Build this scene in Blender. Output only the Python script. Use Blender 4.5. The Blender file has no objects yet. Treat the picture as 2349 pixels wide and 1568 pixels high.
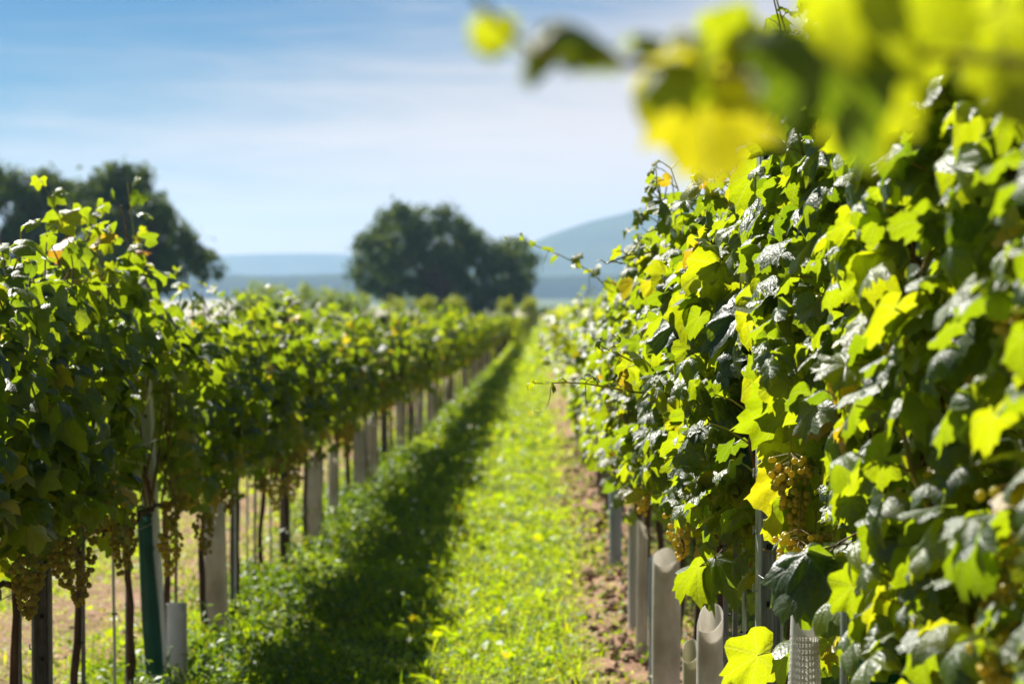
import bpy, bmesh, math, random
import numpy as np
from mathutils import Vector

R = math.radians
scene = bpy.context.scene
COL = scene.collection

# ------------------------------------------------------------------ camera
FPX = 4567.0                      # focal length in pixels of a 2349 px wide frame (70 mm on 36 mm)
EYE = 1.5
cam_d = bpy.data.cameras.new("camera")
cam = bpy.data.objects.new("camera", cam_d)
COL.objects.link(cam)
cam.location = (0, 0, EYE)
cam.rotation_euler = (R(90 - 1.68), 0, R(0.76))
cam_d.lens = 70.0
cam_d.sensor_width = 36.0
cam_d.clip_start = 0.05
cam_d.clip_end = 40000
cam_d.dof.use_dof = True
cam_d.dof.focus_distance = 4.3
cam_d.dof.aperture_fstop = 4.5
cam_d.dof.aperture_blades = 0
scene.camera = cam

# ------------------------------------------------------------------ light
SUN_AZ, SUN_EL = R(-34), R(42)    # azimuth from +Y towards +X
SUND = np.array([math.sin(SUN_AZ) * math.cos(SUN_EL), math.cos(SUN_AZ) * math.cos(SUN_EL), math.sin(SUN_EL)])
sun_l = bpy.data.lights.new("sun", 'SUN')
sun_l.energy = 5.0
sun_l.angle = R(0.5)
sun_l.color = (1.0, 0.95, 0.86)
sun = bpy.data.objects.new("sun", sun_l)
COL.objects.link(sun)
sun.rotation_euler = Vector(SUND).to_track_quat('Z', 'Y').to_euler()

world = bpy.data.worlds.new("World")
scene.world = world
world.use_nodes = True
wn, wl = world.node_tree.nodes, world.node_tree.links
wn.clear()


def W(t, **kw):
    n = wn.new(t)
    for k, v in kw.items():
        setattr(n, k, v)
    return n


def wmath(op, a, b=None, clamp=False):
    n = wn.new('ShaderNodeMath')
    n.operation = op
    n.use_clamp = clamp
    for i, v in enumerate((a, b)):
        if v is None:
            continue
        if isinstance(v, (int, float)):
            n.inputs[i].default_value = v
        else:
            wl.new(v, n.inputs[i])
    return n.outputs[0]


out = W('ShaderNodeOutputWorld')
bg = W('ShaderNodeBackground')
sky = W('ShaderNodeTexSky', sky_type='NISHITA', sun_disc=False, sun_elevation=SUN_EL,
        sun_rotation=SUN_AZ % (2 * math.pi), air_density=1.0, dust_density=0.4, ozone_density=3.0)
hsv = W('ShaderNodeHueSaturation')
hsv.inputs['Saturation'].default_value = 1.5
hsv.inputs['Value'].default_value = 0.17
wl.new(sky.outputs[0], hsv.inputs['Color'])
tint = W('ShaderNodeMix', data_type='RGBA', blend_type='MULTIPLY')
tint.inputs[0].default_value = 1.0
tint.inputs[7].default_value = (0.0, 0.80, 1.25, 1)
wl.new(hsv.outputs[0], tint.inputs[6])
tc = W('ShaderNodeTexCoord')
sep = W('ShaderNodeSeparateXYZ')
wl.new(tc.outputs['Generated'], sep.inputs[0])
# thin cirrus veil: densest near the horizon, streaky, opening to blue higher up and to the west
mp = W('ShaderNodeMapping')
mp.inputs['Scale'].default_value = (3.0, 3.0, 26.0)
mp.inputs['Rotation'].default_value = (0, R(-3), 0)
wl.new(tc.outputs['Generated'], mp.inputs[0])
nz = W('ShaderNodeTexNoise')
nz.inputs['Scale'].default_value = 2.2
nz.inputs['Detail'].default_value = 6
nz.inputs['Roughness'].default_value = 0.55
nz.inputs['Distortion'].default_value = 0.6
wl.new(mp.outputs[0], nz.inputs[0])
open_ = wmath('ADD', wmath('MULTIPLY', sep.outputs[2], 4.6), wmath('MULTIPLY', sep.outputs[0], -1.05))
open_ = wmath('ADD', open_, wmath('MULTIPLY', wmath('SUBTRACT', nz.outputs[0], 0.5), -0.5))
mr = W('ShaderNodeMapRange', interpolation_type='SMOOTHSTEP')
mr.inputs['From Min'].default_value = 0.2
mr.inputs['From Max'].default_value = 0.88
wl.new(open_, mr.inputs['Value'])
veil = W('ShaderNodeMix', data_type='RGBA')
veil.inputs[6].default_value = (4.15, 3.5, 3.15, 1)      # sunlit thin cloud (before the 0.1 strength)
wl.new(mr.outputs[0], veil.inputs[0])
wl.new(tint.outputs[2], veil.inputs[7])
wl.new(veil.outputs[2], bg.inputs['Color'])
bg.inputs['Strength'].default_value = 0.1
wl.new(bg.outputs[0], out.inputs['Surface'])

scene.view_settings.view_transform = 'Standard'
scene.view_settings.look = 'None'
scene.view_settings.exposure = 1.2
scene.view_settings.gamma = 1.0
scene.render.engine = 'CYCLES'
cy = scene.cycles
cy.max_bounces = 7
cy.diffuse_bounces = 4
cy.glossy_bounces = 3
cy.transmission_bounces = 4
cy.transparent_max_bounces = 12
cy.volume_bounces = 1
cy.use_denoising = True
cy.sample_clamp_indirect = 6

# ------------------------------------------------------------------ helpers


def gz(y):
    """height of the vineyard ground: a gentle fall away from the camera, then down to the plain"""
    y = np.asarray(y, float)
    a = -0.0164 * np.minimum(y, 270.0)
    t = np.clip((y - 270.0) / 700.0, 0, 1)
    t = t * t * (3 - 2 * t)
    return a + (-26.0 + 0.0164 * 270) * t


def at(px, py, Y):
    """the point at distance Y seen at pixel (px, py) of the 2349 x 1568 view"""
    return np.array([(px - 1235.0) / FPX * Y, Y, EYE - (py - 650.0) / FPX * Y])


def rowx(px, X):
    """distance at which a row at lateral offset X crosses pixel column px"""
    return X * FPX / (px - 1235.0)


def tag(o, label=None, cat=None, group=None, kind=None):
    for k, v in (('label', label), ('category', cat), ('group', group), ('kind', kind)):
        if v:
            o[k] = v
    return o


class MB:
    """collects pieces and links them as ONE mesh object"""

    def __init__(self):
        self.v, self.f, self.m, self.uv, self.t, self.n = [], [], [], [], [], 0
        self.sm = []

    def add(self, V, F, mat=0, uv=None, tint=None, smooth=True):
        V = np.asarray(V, np.float32).reshape(-1, 3)
        F = np.asarray(F, np.int32)
        self.v.append(V)
        self.f.append(F + self.n)
        self.m.append(np.full(len(F), mat, np.int32))
        self.sm.append(np.full(len(F), smooth, bool))
        self.uv.append(np.zeros((len(V), 2), np.float32) if uv is None else np.asarray(uv, np.float32))
        self.t.append(np.broadcast_to(np.asarray(0.3 if tint is None else tint, np.float32), (len(V),)))
        self.n += len(V)
        return self

    def tube(self, P, r, sides=6, mat=0, tint=None, cap=True):
        P = np.asarray(P, float)
        k = len(P)
        r = np.broadcast_to(np.asarray(r, float), (k,))
        T = np.gradient(P, axis=0)
        T /= np.linalg.norm(T, axis=1)[:, None] + 1e-9
        ref = np.array([0.13, 0.97, 0.2]) if abs(T[:, 1]).mean() < 0.8 else np.array([1.0, 0.1, 0.1])
        A = np.cross(T, ref)
        A /= np.linalg.norm(A, axis=1)[:, None] + 1e-9
        B = np.cross(T, A)
        th = np.linspace(0, 2 * np.pi, sides, endpoint=False)
        V = P[:, None] + r[:, None, None] * (np.cos(th)[None, :, None] * A[:, None] + np.sin(th)[None, :, None] * B[:, None])
        i, j = np.meshgrid(np.arange(k - 1), np.arange(sides), indexing='ij')
        j2 = (j + 1) % sides
        F = np.stack([i * sides + j, i * sides + j2, (i + 1) * sides + j2, (i + 1) * sides + j], -1).reshape(-1, 4)
        V = V.reshape(-1, 3)
        self.add(V, F, mat, tint=tint)
        if cap:
            c = len(V)
            VV = np.vstack([V[-sides:], P[-1] + T[-1] * r[-1] * 0.4])
            self.add(VV, [[a, (a + 1) % sides, sides] for a in range(sides)], mat, tint=tint)
        return self

    def box(self, c, s, mat=0):
        c, s = np.asarray(c, float), np.asarray(s, float) / 2
        V = np.array([[x, y, z] for x in (-1, 1) for y in (-1, 1) for z in (-1, 1)]) * s + c
        F = [[0, 1, 3, 2], [4, 6, 7, 5], [0, 4, 5, 1], [2, 3, 7, 6], [0, 2, 6, 4], [1, 5, 7, 3]]
        return self.add(V, F, mat, smooth=False)

    def mesh(self, name, mats):
        me = bpy.data.meshes.new(name)
        V = np.vstack(self.v)
        tot = np.concatenate([np.full(len(f), f.shape[1], np.int32) for f in self.f])
        loops = np.concatenate([f.ravel() for f in self.f]).astype(np.int32)
        me.vertices.add(len(V))
        me.vertices.foreach_set('co', V.ravel())
        me.loops.add(len(loops))
        me.loops.foreach_set('vertex_index', loops)
        me.polygons.add(len(tot))
        st = np.concatenate([[0], np.cumsum(tot)[:-1]]).astype(np.int32)
        me.polygons.foreach_set('loop_start', st)
        me.polygons.foreach_set('loop_total', tot)
        me.polygons.foreach_set('material_index', np.concatenate(self.m))
        me.polygons.foreach_set('use_smooth', np.concatenate(self.sm))
        uvl = me.uv_layers.new(name='leaf_uv')
        uvl.data.foreach_set('uv', np.vstack(self.uv)[loops].ravel())
        a = me.attributes.new('tint', 'FLOAT', 'POINT')
        a.data.foreach_set('value', np.concatenate(self.t).astype(np.float32))
        for m in mats if isinstance(mats, (list, tuple)) else [mats]:
            me.materials.append(m)
        me.update()
        me.validate()
        return me

    def build(self, name, mats, parent=None, loc=None):
        o = bpy.data.objects.new(name, self.mesh(name, mats))
        COL.objects.link(o)
        o.parent = parent
        if loc is not None:
            o.location = loc
        return o


def empty(name, loc, rz=0.0):
    o = bpy.data.objects.new(name, None)
    COL.objects.link(o)
    o.location = loc
    o.rotation_euler = (0, 0, rz)
    o.empty_display_size = 0.1
    return o


def copy_tree(o, parent=None):
    c = o.copy()
    COL.objects.link(c)
    c.parent = parent
    for ch in list(o.children):
        copy_tree(ch, c)
    return c


# ------------------------------------------------------------------ materials


class NT:
    def __init__(self, name):
        self.mat = bpy.data.materials.new(name)
        self.mat.use_nodes = True
        self.n, self.l = self.mat.node_tree.nodes, self.mat.node_tree.links
        self.n.clear()
        self.out = self.n.new('ShaderNodeOutputMaterial')

    def new(self, t, ins=None, **kw):
        n = self.n.new(t)
        for k, v in kw.items():
            setattr(n, k, v)
        for k, v in (ins or {}).items():
            self.set(n.inputs[k], v)
        return n

    def set(self, sock, v):
        if hasattr(v, 'is_output'):
            self.l.new(v, sock)
        elif isinstance(v, (tuple, list)) and len(v) == 3 and sock.type == 'RGBA':
            sock.default_value = (*v, 1)
        else:
            sock.default_value = v

    def math(self, op, a, b=None, clamp=False):
        n = self.new('ShaderNodeMath', operation=op, use_clamp=clamp)
        self.set(n.inputs[0], a)
        if b is not None:
            self.set(n.inputs[1], b)
        return n.outputs[0]

    def mix(self, f, a, b, bt='MIX'):
        n = self.new('ShaderNodeMix', data_type='RGBA', blend_type=bt)
        self.set(n.inputs[0], f)
        self.set(n.inputs[6], a)
        self.set(n.inputs[7], b)
        return n.outputs[2]

    def ramp(self, f, stops, interp='LINEAR'):
        n = self.new('ShaderNodeValToRGB')
        e = n.color_ramp.elements
        n.color_ramp.interpolation = interp
        while len(e) < len(stops):
            e.new(0.5)
        for el, (p, c) in zip(e, stops):
            el.position = p
            el.color = (*c, 1) if len(c) == 3 else c
        self.set(n.inputs[0], f)
        return n.outputs[0]

    def noise(self, scale, detail=4, rough=0.5, vec=None, dist=0.0):
        n = self.new('ShaderNodeTexNoise', {'Scale': scale, 'Detail': detail, 'Roughness': rough, 'Distortion': dist})
        if vec is not None:
            self.l.new(vec, n.inputs['Vector'])
        return n.outputs[0]

    def coord(self, which='Object', scale=None):
        n = self.new('ShaderNodeTexCoord')
        if scale is None:
            return n.outputs[which]
        m = self.new('ShaderNodeMapping', {'Scale': scale})
        self.l.new(n.outputs[which], m.inputs[0])
        return m.outputs[0]

    def bump(self, h, strength=0.4, dist=0.01):
        return self.new('ShaderNodeBump', {'Height': h, 'Strength': strength, 'Distance': dist}).outputs[0]

    def surface(self, sh):
        self.l.new(sh, self.out.inputs['Surface'])
        return self.mat

    def pbsdf(self, **ins):
        names = {'color': 'Base Color', 'rough': 'Roughness', 'spec': 'Specular IOR Level', 'normal': 'Normal', 'metal': 'Metallic'}
        return self.new('ShaderNodeBsdfPrincipled', {names.get(k, k): v for k, v in ins.items()}).outputs[0]


def leaf_material(name, detail=True, glow=1.0, dark=1.0, rough=0.44, trans=0.5, spec=0.85, warm=1.0):
    t = NT(name)
    tint = t.new('ShaderNodeAttribute', attribute_name='tint').outputs['Fac']
    d = dark
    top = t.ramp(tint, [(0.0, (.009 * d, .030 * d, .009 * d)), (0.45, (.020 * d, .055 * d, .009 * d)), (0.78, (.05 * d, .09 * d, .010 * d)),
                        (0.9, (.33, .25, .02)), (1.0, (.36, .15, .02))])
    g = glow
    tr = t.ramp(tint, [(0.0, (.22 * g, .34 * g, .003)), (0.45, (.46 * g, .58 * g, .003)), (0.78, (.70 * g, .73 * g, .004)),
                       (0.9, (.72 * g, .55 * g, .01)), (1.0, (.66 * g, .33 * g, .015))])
    if warm != 1.0:
        tr = t.mix(1.0, tr, (warm, 1.0, 1.0), 'MULTIPLY')
    back = t.new('ShaderNodeNewGeometry').outputs['Backfacing']
    normal = None
    if detail:
        uv = t.new('ShaderNodeUVMap', uv_map='leaf_uv').outputs[0]
        s = t.new('ShaderNodeSeparateXYZ')
        t.l.new(uv, s.inputs[0])
        r = t.new('ShaderNodeVectorMath', operation='LENGTH')
        t.l.new(uv, r.inputs[0])
        r = r.outputs['Value']
        th = t.math('ABSOLUTE', t.math('ARCTAN2', s.outputs[0], s.outputs[1]))
        pp = t.math('PINGPONG', th, 0.46)          # 0 on each of the five main veins
        # main veins sit at 0, .92, 1.84 rad
        dv = t.math('MULTIPLY', r, pp)
        mr = t.new('ShaderNodeMapRange', {'Value': dv, 'From Min': 0.006, 'From Max': 0.03, 'To Min': 1.0, 'To Max': 0.0})
        main = mr.outputs[0]
        # side veins leave the main ones in chevrons
        ch = t.math('SUBTRACT', t.math('MULTIPLY', r, 1.0), t.math('MULTIPLY', dv, 1.1))
        w = t.math('PINGPONG', t.math('ADD', t.math('MULTIPLY', ch, 6.0), t.math('MULTIPLY', t.noise(5.0, 2, 0.5, uv), 0.5)), 0.5)
        side = t.new('ShaderNodeMapRange', {'Value': w, 'From Min': 0.0, 'From Max': 0.16, 'To Min': 0.5, 'To Max': 0.0}).outputs[0]
        vein = t.math('MAXIMUM', main, side)
        vor = t.new('ShaderNodeTexVoronoi', {'Scale': 17.0})
        t.l.new(uv, vor.inputs['Vector'])
        mott = t.noise(7.0, 3, 0.6, uv)
        top = t.mix(t.math('MULTIPLY', vein, 0.45), top, (.13, .19, .05))
        top = t.mix(t.math('MULTIPLY', mott, 0.35), top, t.mix(0.5, top, (.10, .13, .03)))
        # from below the veins read as pale ridges, the blade between them mottled
        tr = t.mix(t.math('MULTIPLY', vein, 0.5), tr, t.mix(0.45, tr, (.75, .72, .16)))
        tr = t.mix(t.math('MULTIPLY', mott, 0.5), tr, t.mix(0.55, tr, (.12, .24, .005)))
        h = t.math('SUBTRACT', t.math('MULTIPLY', w, 0.7), t.math('ADD', t.math('MULTIPLY', vor.outputs['Distance'], 0.8), t.math('MULTIPLY', main, 0.6)))
        normal = t.bump(t.math('ADD', h, t.math('MULTIPLY', t.noise(11.0, 3, 0.6, uv), 0.8)), 0.32, 0.004)
        spots = t.noise(26.0, 2, 0.5, uv)
        sp = t.new('ShaderNodeMapRange', {'Value': spots, 'From Min': 0.72, 'From Max': 0.78}).outputs[0]
        top = t.mix(t.math('MULTIPLY', sp, 0.6), top, (.16, .09, .02))
        tr = t.mix(t.math('MULTIPLY', sp, 0.6), tr, (.22, .12, .01))
    under = t.mix(0.45, top, (.13, .17, .07))
    col = t.mix(back, top, under)
    ro = t.math('ADD', rough, t.math('MULTIPLY', back, 0.35))
    kw = {'color': col, 'rough': ro, 'spec': spec}
    if normal is not None:
        kw['normal'] = normal
    p = t.pbsdf(**kw)
    tl = t.new('ShaderNodeBsdfTranslucent', {'Color': tr})
    if normal is not None:
        t.l.new(normal, tl.inputs['Normal'])
    m = t.new('ShaderNodeMixShader', {0: trans})
    t.l.new(p, m.inputs[1])
    t.l.new(tl.outputs[0], m.inputs[2])
    return t.surface(m.outputs[0])


M = {}
M['leaf'] = leaf_material('vine_leaf')
M['leaf_far'] = leaf_material('vine_leaf_far', detail=False)
M['tree_leaf'] = leaf_material('walnut_leaf', detail=False, glow=0.45, dark=3.3, rough=0.6, trans=0.25, spec=0.25)
M['bush_leaf'] = leaf_material('bush_leaf', detail=False, glow=0.95, dark=3.2, rough=0.6, trans=0.4)
M['grass'] = leaf_material('grass_blade', detail=False, glow=1.15, dark=2.6, rough=0.5, trans=0.5, spec=0.45, warm=0.9)
M['weed'] = leaf_material('weed_leaf', detail=False, glow=0.75, dark=2.2, rough=0.5, trans=0.42, spec=0.4, warm=0.82)


def bark(name, a, b, scale=40, rough=0.85, stretch=0.15):
    t = NT(name)
    v = t.coord('Object', (1, 1, stretch))
    n = t.noise(scale, 5, 0.6, v)
    c = t.ramp(n, [(0.3, a), (0.7, b)])
    return t.surface(t.pbsdf(color=c, rough=rough, spec=0.25, normal=t.bump(n, 0.8, 0.01)))


M['trunk'] = bark('vine_bark', (.035, .020, .014), (.12, .075, .05))
M['cane'] = bark('vine_cane', (.09, .035, .018), (.16, .075, .03), 25, 0.5)
M['tree_bark'] = bark('tree_bark', (.04, .035, .03), (.12, .10, .08), 6)
M['wood'] = bark('weathered_wood', (.05, .042, .036), (.15, .13, .11), 50, 0.85, 0.06)


def green_stem():
    t = NT('green_shoot')
    n = t.noise(30, 2, 0.5, t.coord('Object'))
    c = t.ramp(n, [(0.35, (.16, .20, .03)), (0.7, (.30, .16, .05))])
    p = t.pbsdf(color=c, rough=0.45)
    tl = t.new('ShaderNodeBsdfTranslucent', {'Color': (.5, .5, .05)})
    m = t.new('ShaderNodeMixShader', {0: 0.3})
    t.l.new(p, m.inputs[1])
    t.l.new(tl.outputs[0], m.inputs[2])
    return t.surface(m.outputs[0])


M['stem'] = green_stem()


def grape_mat(name, a, b):
    t = NT(name)
    tint = t.new('ShaderNodeAttribute', attribute_name='tint').outputs['Fac']
    n = t.noise(180, 3, 0.6, t.coord('Object'))
    c = t.mix(tint, a, b)
    c = t.mix(t.math('MULTIPLY', n, 0.4), c, (.40, .38, .14))
    p = t.pbsdf(color=c, rough=0.3, spec=0.5)
    tl = t.new('ShaderNodeBsdfTranslucent', {'Color': t.mix(0.4, c, (.95, .76, .05))})
    m = t.new('ShaderNodeMixShader', {0: 0.5})
    t.l.new(p, m.inputs[1])
    t.l.new(tl.outputs[0], m.inputs[2])
    return t.surface(m.outputs[0])


M['grape'] = grape_mat('ripe_grape', (.62, .56, .07), (.74, .54, .05))
M['grape_dark'] = grape_mat('amber_grape', (.26, .22, .025), (.36, .26, .03))


def metal_mat(name, c1, c2, metal=0.75, rough=0.45):
    t = NT(name)
    v = t.coord('Object', (1, 1, 0.3))
    n = t.noise(60, 4, 0.6, v)
    c = t.ramp(n, [(0.3, c1), (0.7, c2)])
    r = t.math('ADD', rough - 0.1, t.math('MULTIPLY', n, 0.25))
    return t.surface(t.pbsdf(color=c, rough=r, metal=metal, normal=t.bump(n, 0.15, 0.002)))


M['steel'] = metal_mat('galvanised_steel', (.30, .33, .37), (.46, .49, .53))
M['steel_pale'] = metal_mat('pale_steel', (.55, .57, .60), (.72, .74, .76), 0.1, 0.6)
M['steel_dark'] = metal_mat('weathered_steel', (.10, .10, .11), (.22, .22, .23), 0.5, 0.6)
M['wire'] = metal_mat('wire', (.45, .47, .50), (.6, .62, .65), 0.9, 0.35)


def dark_mat():
    t = NT('slot_dark')
    return t.surface(t.pbsdf(color=(.012, .012, .013), rough=0.9))


M['dark'] = dark_mat()


def sleeve_mat(name, a, b, trans=0.35, rough=0.6):
    t = NT(name)
    v = t.coord('Object', (1, 1, 0.5))
    n = t.noise(9, 5, 0.6, v)
    n2 = t.noise(40, 3, 0.6, t.coord('Object'))
    c = t.ramp(n, [(0.32, a), (0.62, b)])
    c = t.mix(t.math('MULTIPLY', n2, 0.3), c, tuple(x * 0.6 for x in a))
    p = t.pbsdf(color=c, rough=rough, spec=0.4, normal=t.bump(n, 0.4, 0.01))
    tl = t.new('ShaderNodeBsdfTranslucent', {'Color': c})
    m = t.new('ShaderNodeMixShader', {0: trans})
    t.l.new(p, m.inputs[1])
    t.l.new(tl.outputs[0], m.inputs[2])
    return t.surface(m.outputs[0])


M['sleeve_beige'] = sleeve_mat('beige_sleeve', (.58, .54, .46), (.90, .88, .83), 0.55)
M['sleeve_white'] = sleeve_mat('white_sleeve', (.60, .60, .56), (.75, .75, .71), 0.4)
M['sleeve_blue'] = sleeve_mat('pale_blue_sleeve', (.38, .46, .52), (.52, .60, .66), 0.3)
M['sleeve_cream'] = sleeve_mat('cream_sleeve', (.58, .56, .40), (.70, .68, .52), 0.4)


def net_mat():
    t = NT('green_net')
    v = t.coord('Object')
    s = t.new('ShaderNodeSeparateXYZ')
    t.l.new(v, s.inputs[0])
    ang = t.math('ARCTAN2', s.outputs[0], s.outputs[1])
    a = t.math('PINGPONG', t.math('MULTIPLY', ang, 12.0), 0.5)
    b = t.math('PINGPONG', t.math('MULTIPLY', s.outputs[2], 160.0), 0.5)
    k = t.math('MINIMUM', a, b)
    hole = t.math('GREATER_THAN', k, 0.2)
    fold = t.noise(6, 3, 0.6, v)
    c = t.ramp(fold, [(0.35, (.004, .04, .033)), (0.7, (.009, .10, .075))])
    p = t.pbsdf(color=c, rough=0.5)
    tl = t.new('ShaderNodeBsdfTranslucent', {'Color': (.01, .16, .12)})
    m = t.new('ShaderNodeMixShader', {0: 0.4})
    t.l.new(p, m.inputs[1])
    t.l.new(tl.outputs[0], m.inputs[2])
    tp = t.new('ShaderNodeBsdfTransparent')
    m2 = t.new('ShaderNodeMixShader')
    t.l.new(t.math('MULTIPLY', hole, 0.7), m2.inputs[0])
    t.l.new(m.outputs[0], m2.inputs[1])
    t.l.new(tp.outputs[0], m2.inputs[2])
    return t.surface(m2.outputs[0])


M['net'] = net_mat()


def perforated_mat():
    t = NT('perforated_white_plastic')
    v = t.coord('Object')
    s = t.new('ShaderNodeSeparateXYZ')
    t.l.new(v, s.inputs[0])
    ang = t.math('ARCTAN2', s.outputs[0], s.outputs[1])
    a = t.math('PINGPONG', t.math('MULTIPLY', ang, 4.0), 0.5)
    b = t.math('PINGPONG', t.math('MULTIPLY', s.outputs[2], 85.0), 0.5)
    hole = t.math('MULTIPLY', t.math('GREATER_THAN', a, 0.24), t.math('GREATER_THAN', b, 0.2))
    band = t.math('MULTIPLY', t.math('GREATER_THAN', s.outputs[2], 0.05), t.math('LESS_THAN', s.outputs[2], 0.567))
    hole = t.math('MULTIPLY', hole, band)
    n = t.noise(14, 4, 0.6, v)
    c = t.ramp(n, [(0.3, (.55, .54, .50)), (0.7, (.74, .73, .70))])
    p = t.pbsdf(color=c, rough=0.5)
    tl = t.new('ShaderNodeBsdfTranslucent', {'Color': c})
    m = t.new('ShaderNodeMixShader', {0: 0.4})
    t.l.new(p, m.inputs[1])
    t.l.new(tl.outputs[0], m.inputs[2])
    tp = t.new('ShaderNodeBsdfTransparent')
    m2 = t.new('ShaderNodeMixShader')
    t.l.new(hole, m2.inputs[0])
    t.l.new(m.outputs[0], m2.inputs[1])
    t.l.new(tp.outputs[0], m2.inputs[2])
    return t.surface(m2.outputs[0])


M['perforated'] = perforated_mat()


def ground_mat():
    t = NT('vineyard_ground')
    v = t.coord('Object')
    s = t.new('ShaderNodeSeparateXYZ')
    t.l.new(v, s.inputs[0])
    n1 = t.noise(1.6, 5, 0.6, v)
    n2 = t.noise(14, 5, 0.65, v)
    n3 = t.noise(60, 3, 0.6, v)
    soil = t.ramp(n2, [(0.3, (.18, .10, .06)), (0.55, (.34, .21, .135)), (0.75, (.46, .32, .22))])
    turf = t.ramp(n2, [(0.3, (.06, .10, .010)), (0.7, (.17, .20, .022))])
    turf = t.mix(t.math('MULTIPLY', n3, 0.4), turf, (.20, .19, .06))

    def strip(x0, w):
        d = t.math('ABSOLUTE', t.math('SUBTRACT', s.outputs[0], x0))
        d = t.math('ADD', d, t.math('MULTIPLY', t.math('SUBTRACT', n1, 0.5), 0.5))
        return t.new('ShaderNodeMapRange', {'Value': d, 'From Min': w * 0.6, 'From Max': w * 1.2, 'To Min': 1.0, 'To Max': 0.0}).outputs[0]
    bare = t.math('MAXIMUM', strip(0.50, 0.36), strip(-1.9, 0.42))
    bare = t.math('MAXIMUM', bare, t.math('MULTIPLY', strip(-2.6, 0.5), 0.85))
    near = t.new('ShaderNodeMapRange', {'Value': s.outputs[1], 'From Min': 260.0, 'From Max': 300.0, 'To Min': 1.0, 'To Max': 0.0}).outputs[0]
    c = t.mix(t.math('MULTIPLY', bare, near), turf, soil)
    # fields of the plain: long tan and green parcels
    fv = t.new('ShaderNodeTexVoronoi', {'Scale': 1.0})
    mp = t.new('ShaderNodeMapping', {'Scale': (0.0016, 0.0009, 1)})
    t.l.new(v, mp.inputs[0])
    t.l.new(mp.outputs[0], fv.inputs['Vector'])
    fc = t.ramp(t.new('ShaderNodeSeparateColor', {'Color': fv.outputs['Color']}).outputs[0],
                [(0.0, (.10, .13, .04)), (0.35, (.36, .30, .18)), (0.65, (.44, .38, .25)), (1.0, (.16, .18, .06))], 'CONSTANT')
    far = t.new('ShaderNodeMapRange', {'Value': s.outputs[1], 'From Min': 500.0, 'From Max': 900.0}).outputs[0]
    c = t.mix(far, c, fc)
    h = t.math('ADD', n2, t.math('MULTIPLY', n3, 0.5))
    return t.surface(t.pbsdf(color=c, rough=0.95, spec=0.1, normal=t.bump(h, 0.8, 0.03)))


M['ground'] = ground_mat()


def hill_mat(name, a, b, sc):
    t = NT(name)
    n = t.noise(sc, 6, 0.6, t.coord('Object'))
    c = t.ramp(n, [(0.35, a), (0.65, b)])
    return t.surface(t.pbsdf(color=c, rough=1.0, spec=0.0))


M['hill'] = hill_mat('wooded_hill', (.035, .055, .025), (.075, .095, .04), 0.004)
M['forest'] = hill_mat('far_forest', (.02, .035, .015), (.05, .07, .025), 0.01)

# ------------------------------------------------------------------ haze (pale even air round everything)
hz = MB()
HX, HY0, HY1, HZ0, HZ1 = 9000, -60, 9600, -29, 345
hz.box(((0), (HY0 + HY1) / 2, (HZ0 + HZ1) / 2), (2 * HX, HY1 - HY0, HZ1 - HZ0))
t = NT('pale_air')
pv = t.new('ShaderNodeVolumePrincipled', {'Color': (.40, .61, .90), 'Density': 0.00012, 'Anisotropy': 0.25})
t.l.new(pv.outputs[0], t.out.inputs['Volume'])
haze = hz.build('haze', t.mat)
tag(haze, 'pale blue summer haze lying over the far plain and hills', 'haze', kind='stuff')

# ------------------------------------------------------------------ ground, plain, hills
ys = np.unique(np.concatenate([np.arange(-40, 4, 2.0), np.arange(4, 32, 0.16), np.arange(32, 100, 1.0), np.arange(100, 280, 6.0),
                               np.arange(280, 1000, 25.0), np.linspace(1000, 9500, 60)]))
xs = np.unique(np.concatenate([np.linspace(-8900, -200, 30), np.linspace(-200, -8, 24), np.arange(-8, -4, 0.5), np.arange(-4, 2.4, 0.11),
                               np.arange(2.4, 8, 0.5), np.linspace(8, 200, 24), np.linspace(200, 8900, 30)]))
X, Y = np.meshgrid(xs, ys)
rng = np.random.default_rng(3)


def relief(X, Y):
    m = 0.05 * np.exp(-((X - 0.5) / 0.25) ** 2) + 0.07 * np.exp(-((X + 1.5) / 0.28) ** 2)
    m = m + 0.018 * np.sin(X * 5.3 + np.sin(Y * 1.7) * 1.4) * np.sin(Y * 2.3 + 1.2) + 0.012 * np.sin(X * 11 + Y * 3.1) * np.sin(Y * 6.7 - X * 4)
    return m * np.clip((60 - Y) / 30, 0, 1) * np.clip((9 - abs(X)) / 4, 0, 1)


Z = gz(Y) + relief(X, Y)
g = MB()
ny, nx = X.shape
i, j = np.meshgrid(np.arange(ny - 1), np.arange(nx - 1), indexing='ij')
g.add(np.stack([X, Y, Z], -1).reshape(-1, 3), np.stack([i * nx + j, i * nx + j + 1, (i + 1) * nx + j + 1, (i + 1) * nx + j], -1).reshape(-1, 4))
ground = g.build('ground', M['ground'])
tag(ground, kind='structure')


def heightfield(name, x0, x1, y0, y1, n, m, fn, mat):
    X, Y = np.meshgrid(np.linspace(x0, x1, n), np.linspace(y0, y1, m))
    Z = fn(X, Y)
    b = MB()
    i, j = np.meshgrid(np.arange(m - 1), np.arange(n - 1), indexing='ij')
    b.add(np.stack([X, Y, Z], -1).reshape(-1, 3), np.stack([i * n + j, i * n + j + 1, (i + 1) * n + j + 1, (i + 1) * n + j], -1).reshape(-1, 4))
    return tag(b.build(name, mat), kind='structure')


def bumps(X, Y, f, a, seed):
    r = np.random.default_rng(seed)
    s = 0
    for k in range(6):
        fx, fy, p = f * r.uniform(.6, 2.5), f * r.uniform(.6, 2.5), r.uniform(0, 6, 2)
        s = s + np.sin(X * fx + p[0]) * np.sin(Y * fy + p[1])
    return s / 6 * a


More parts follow.
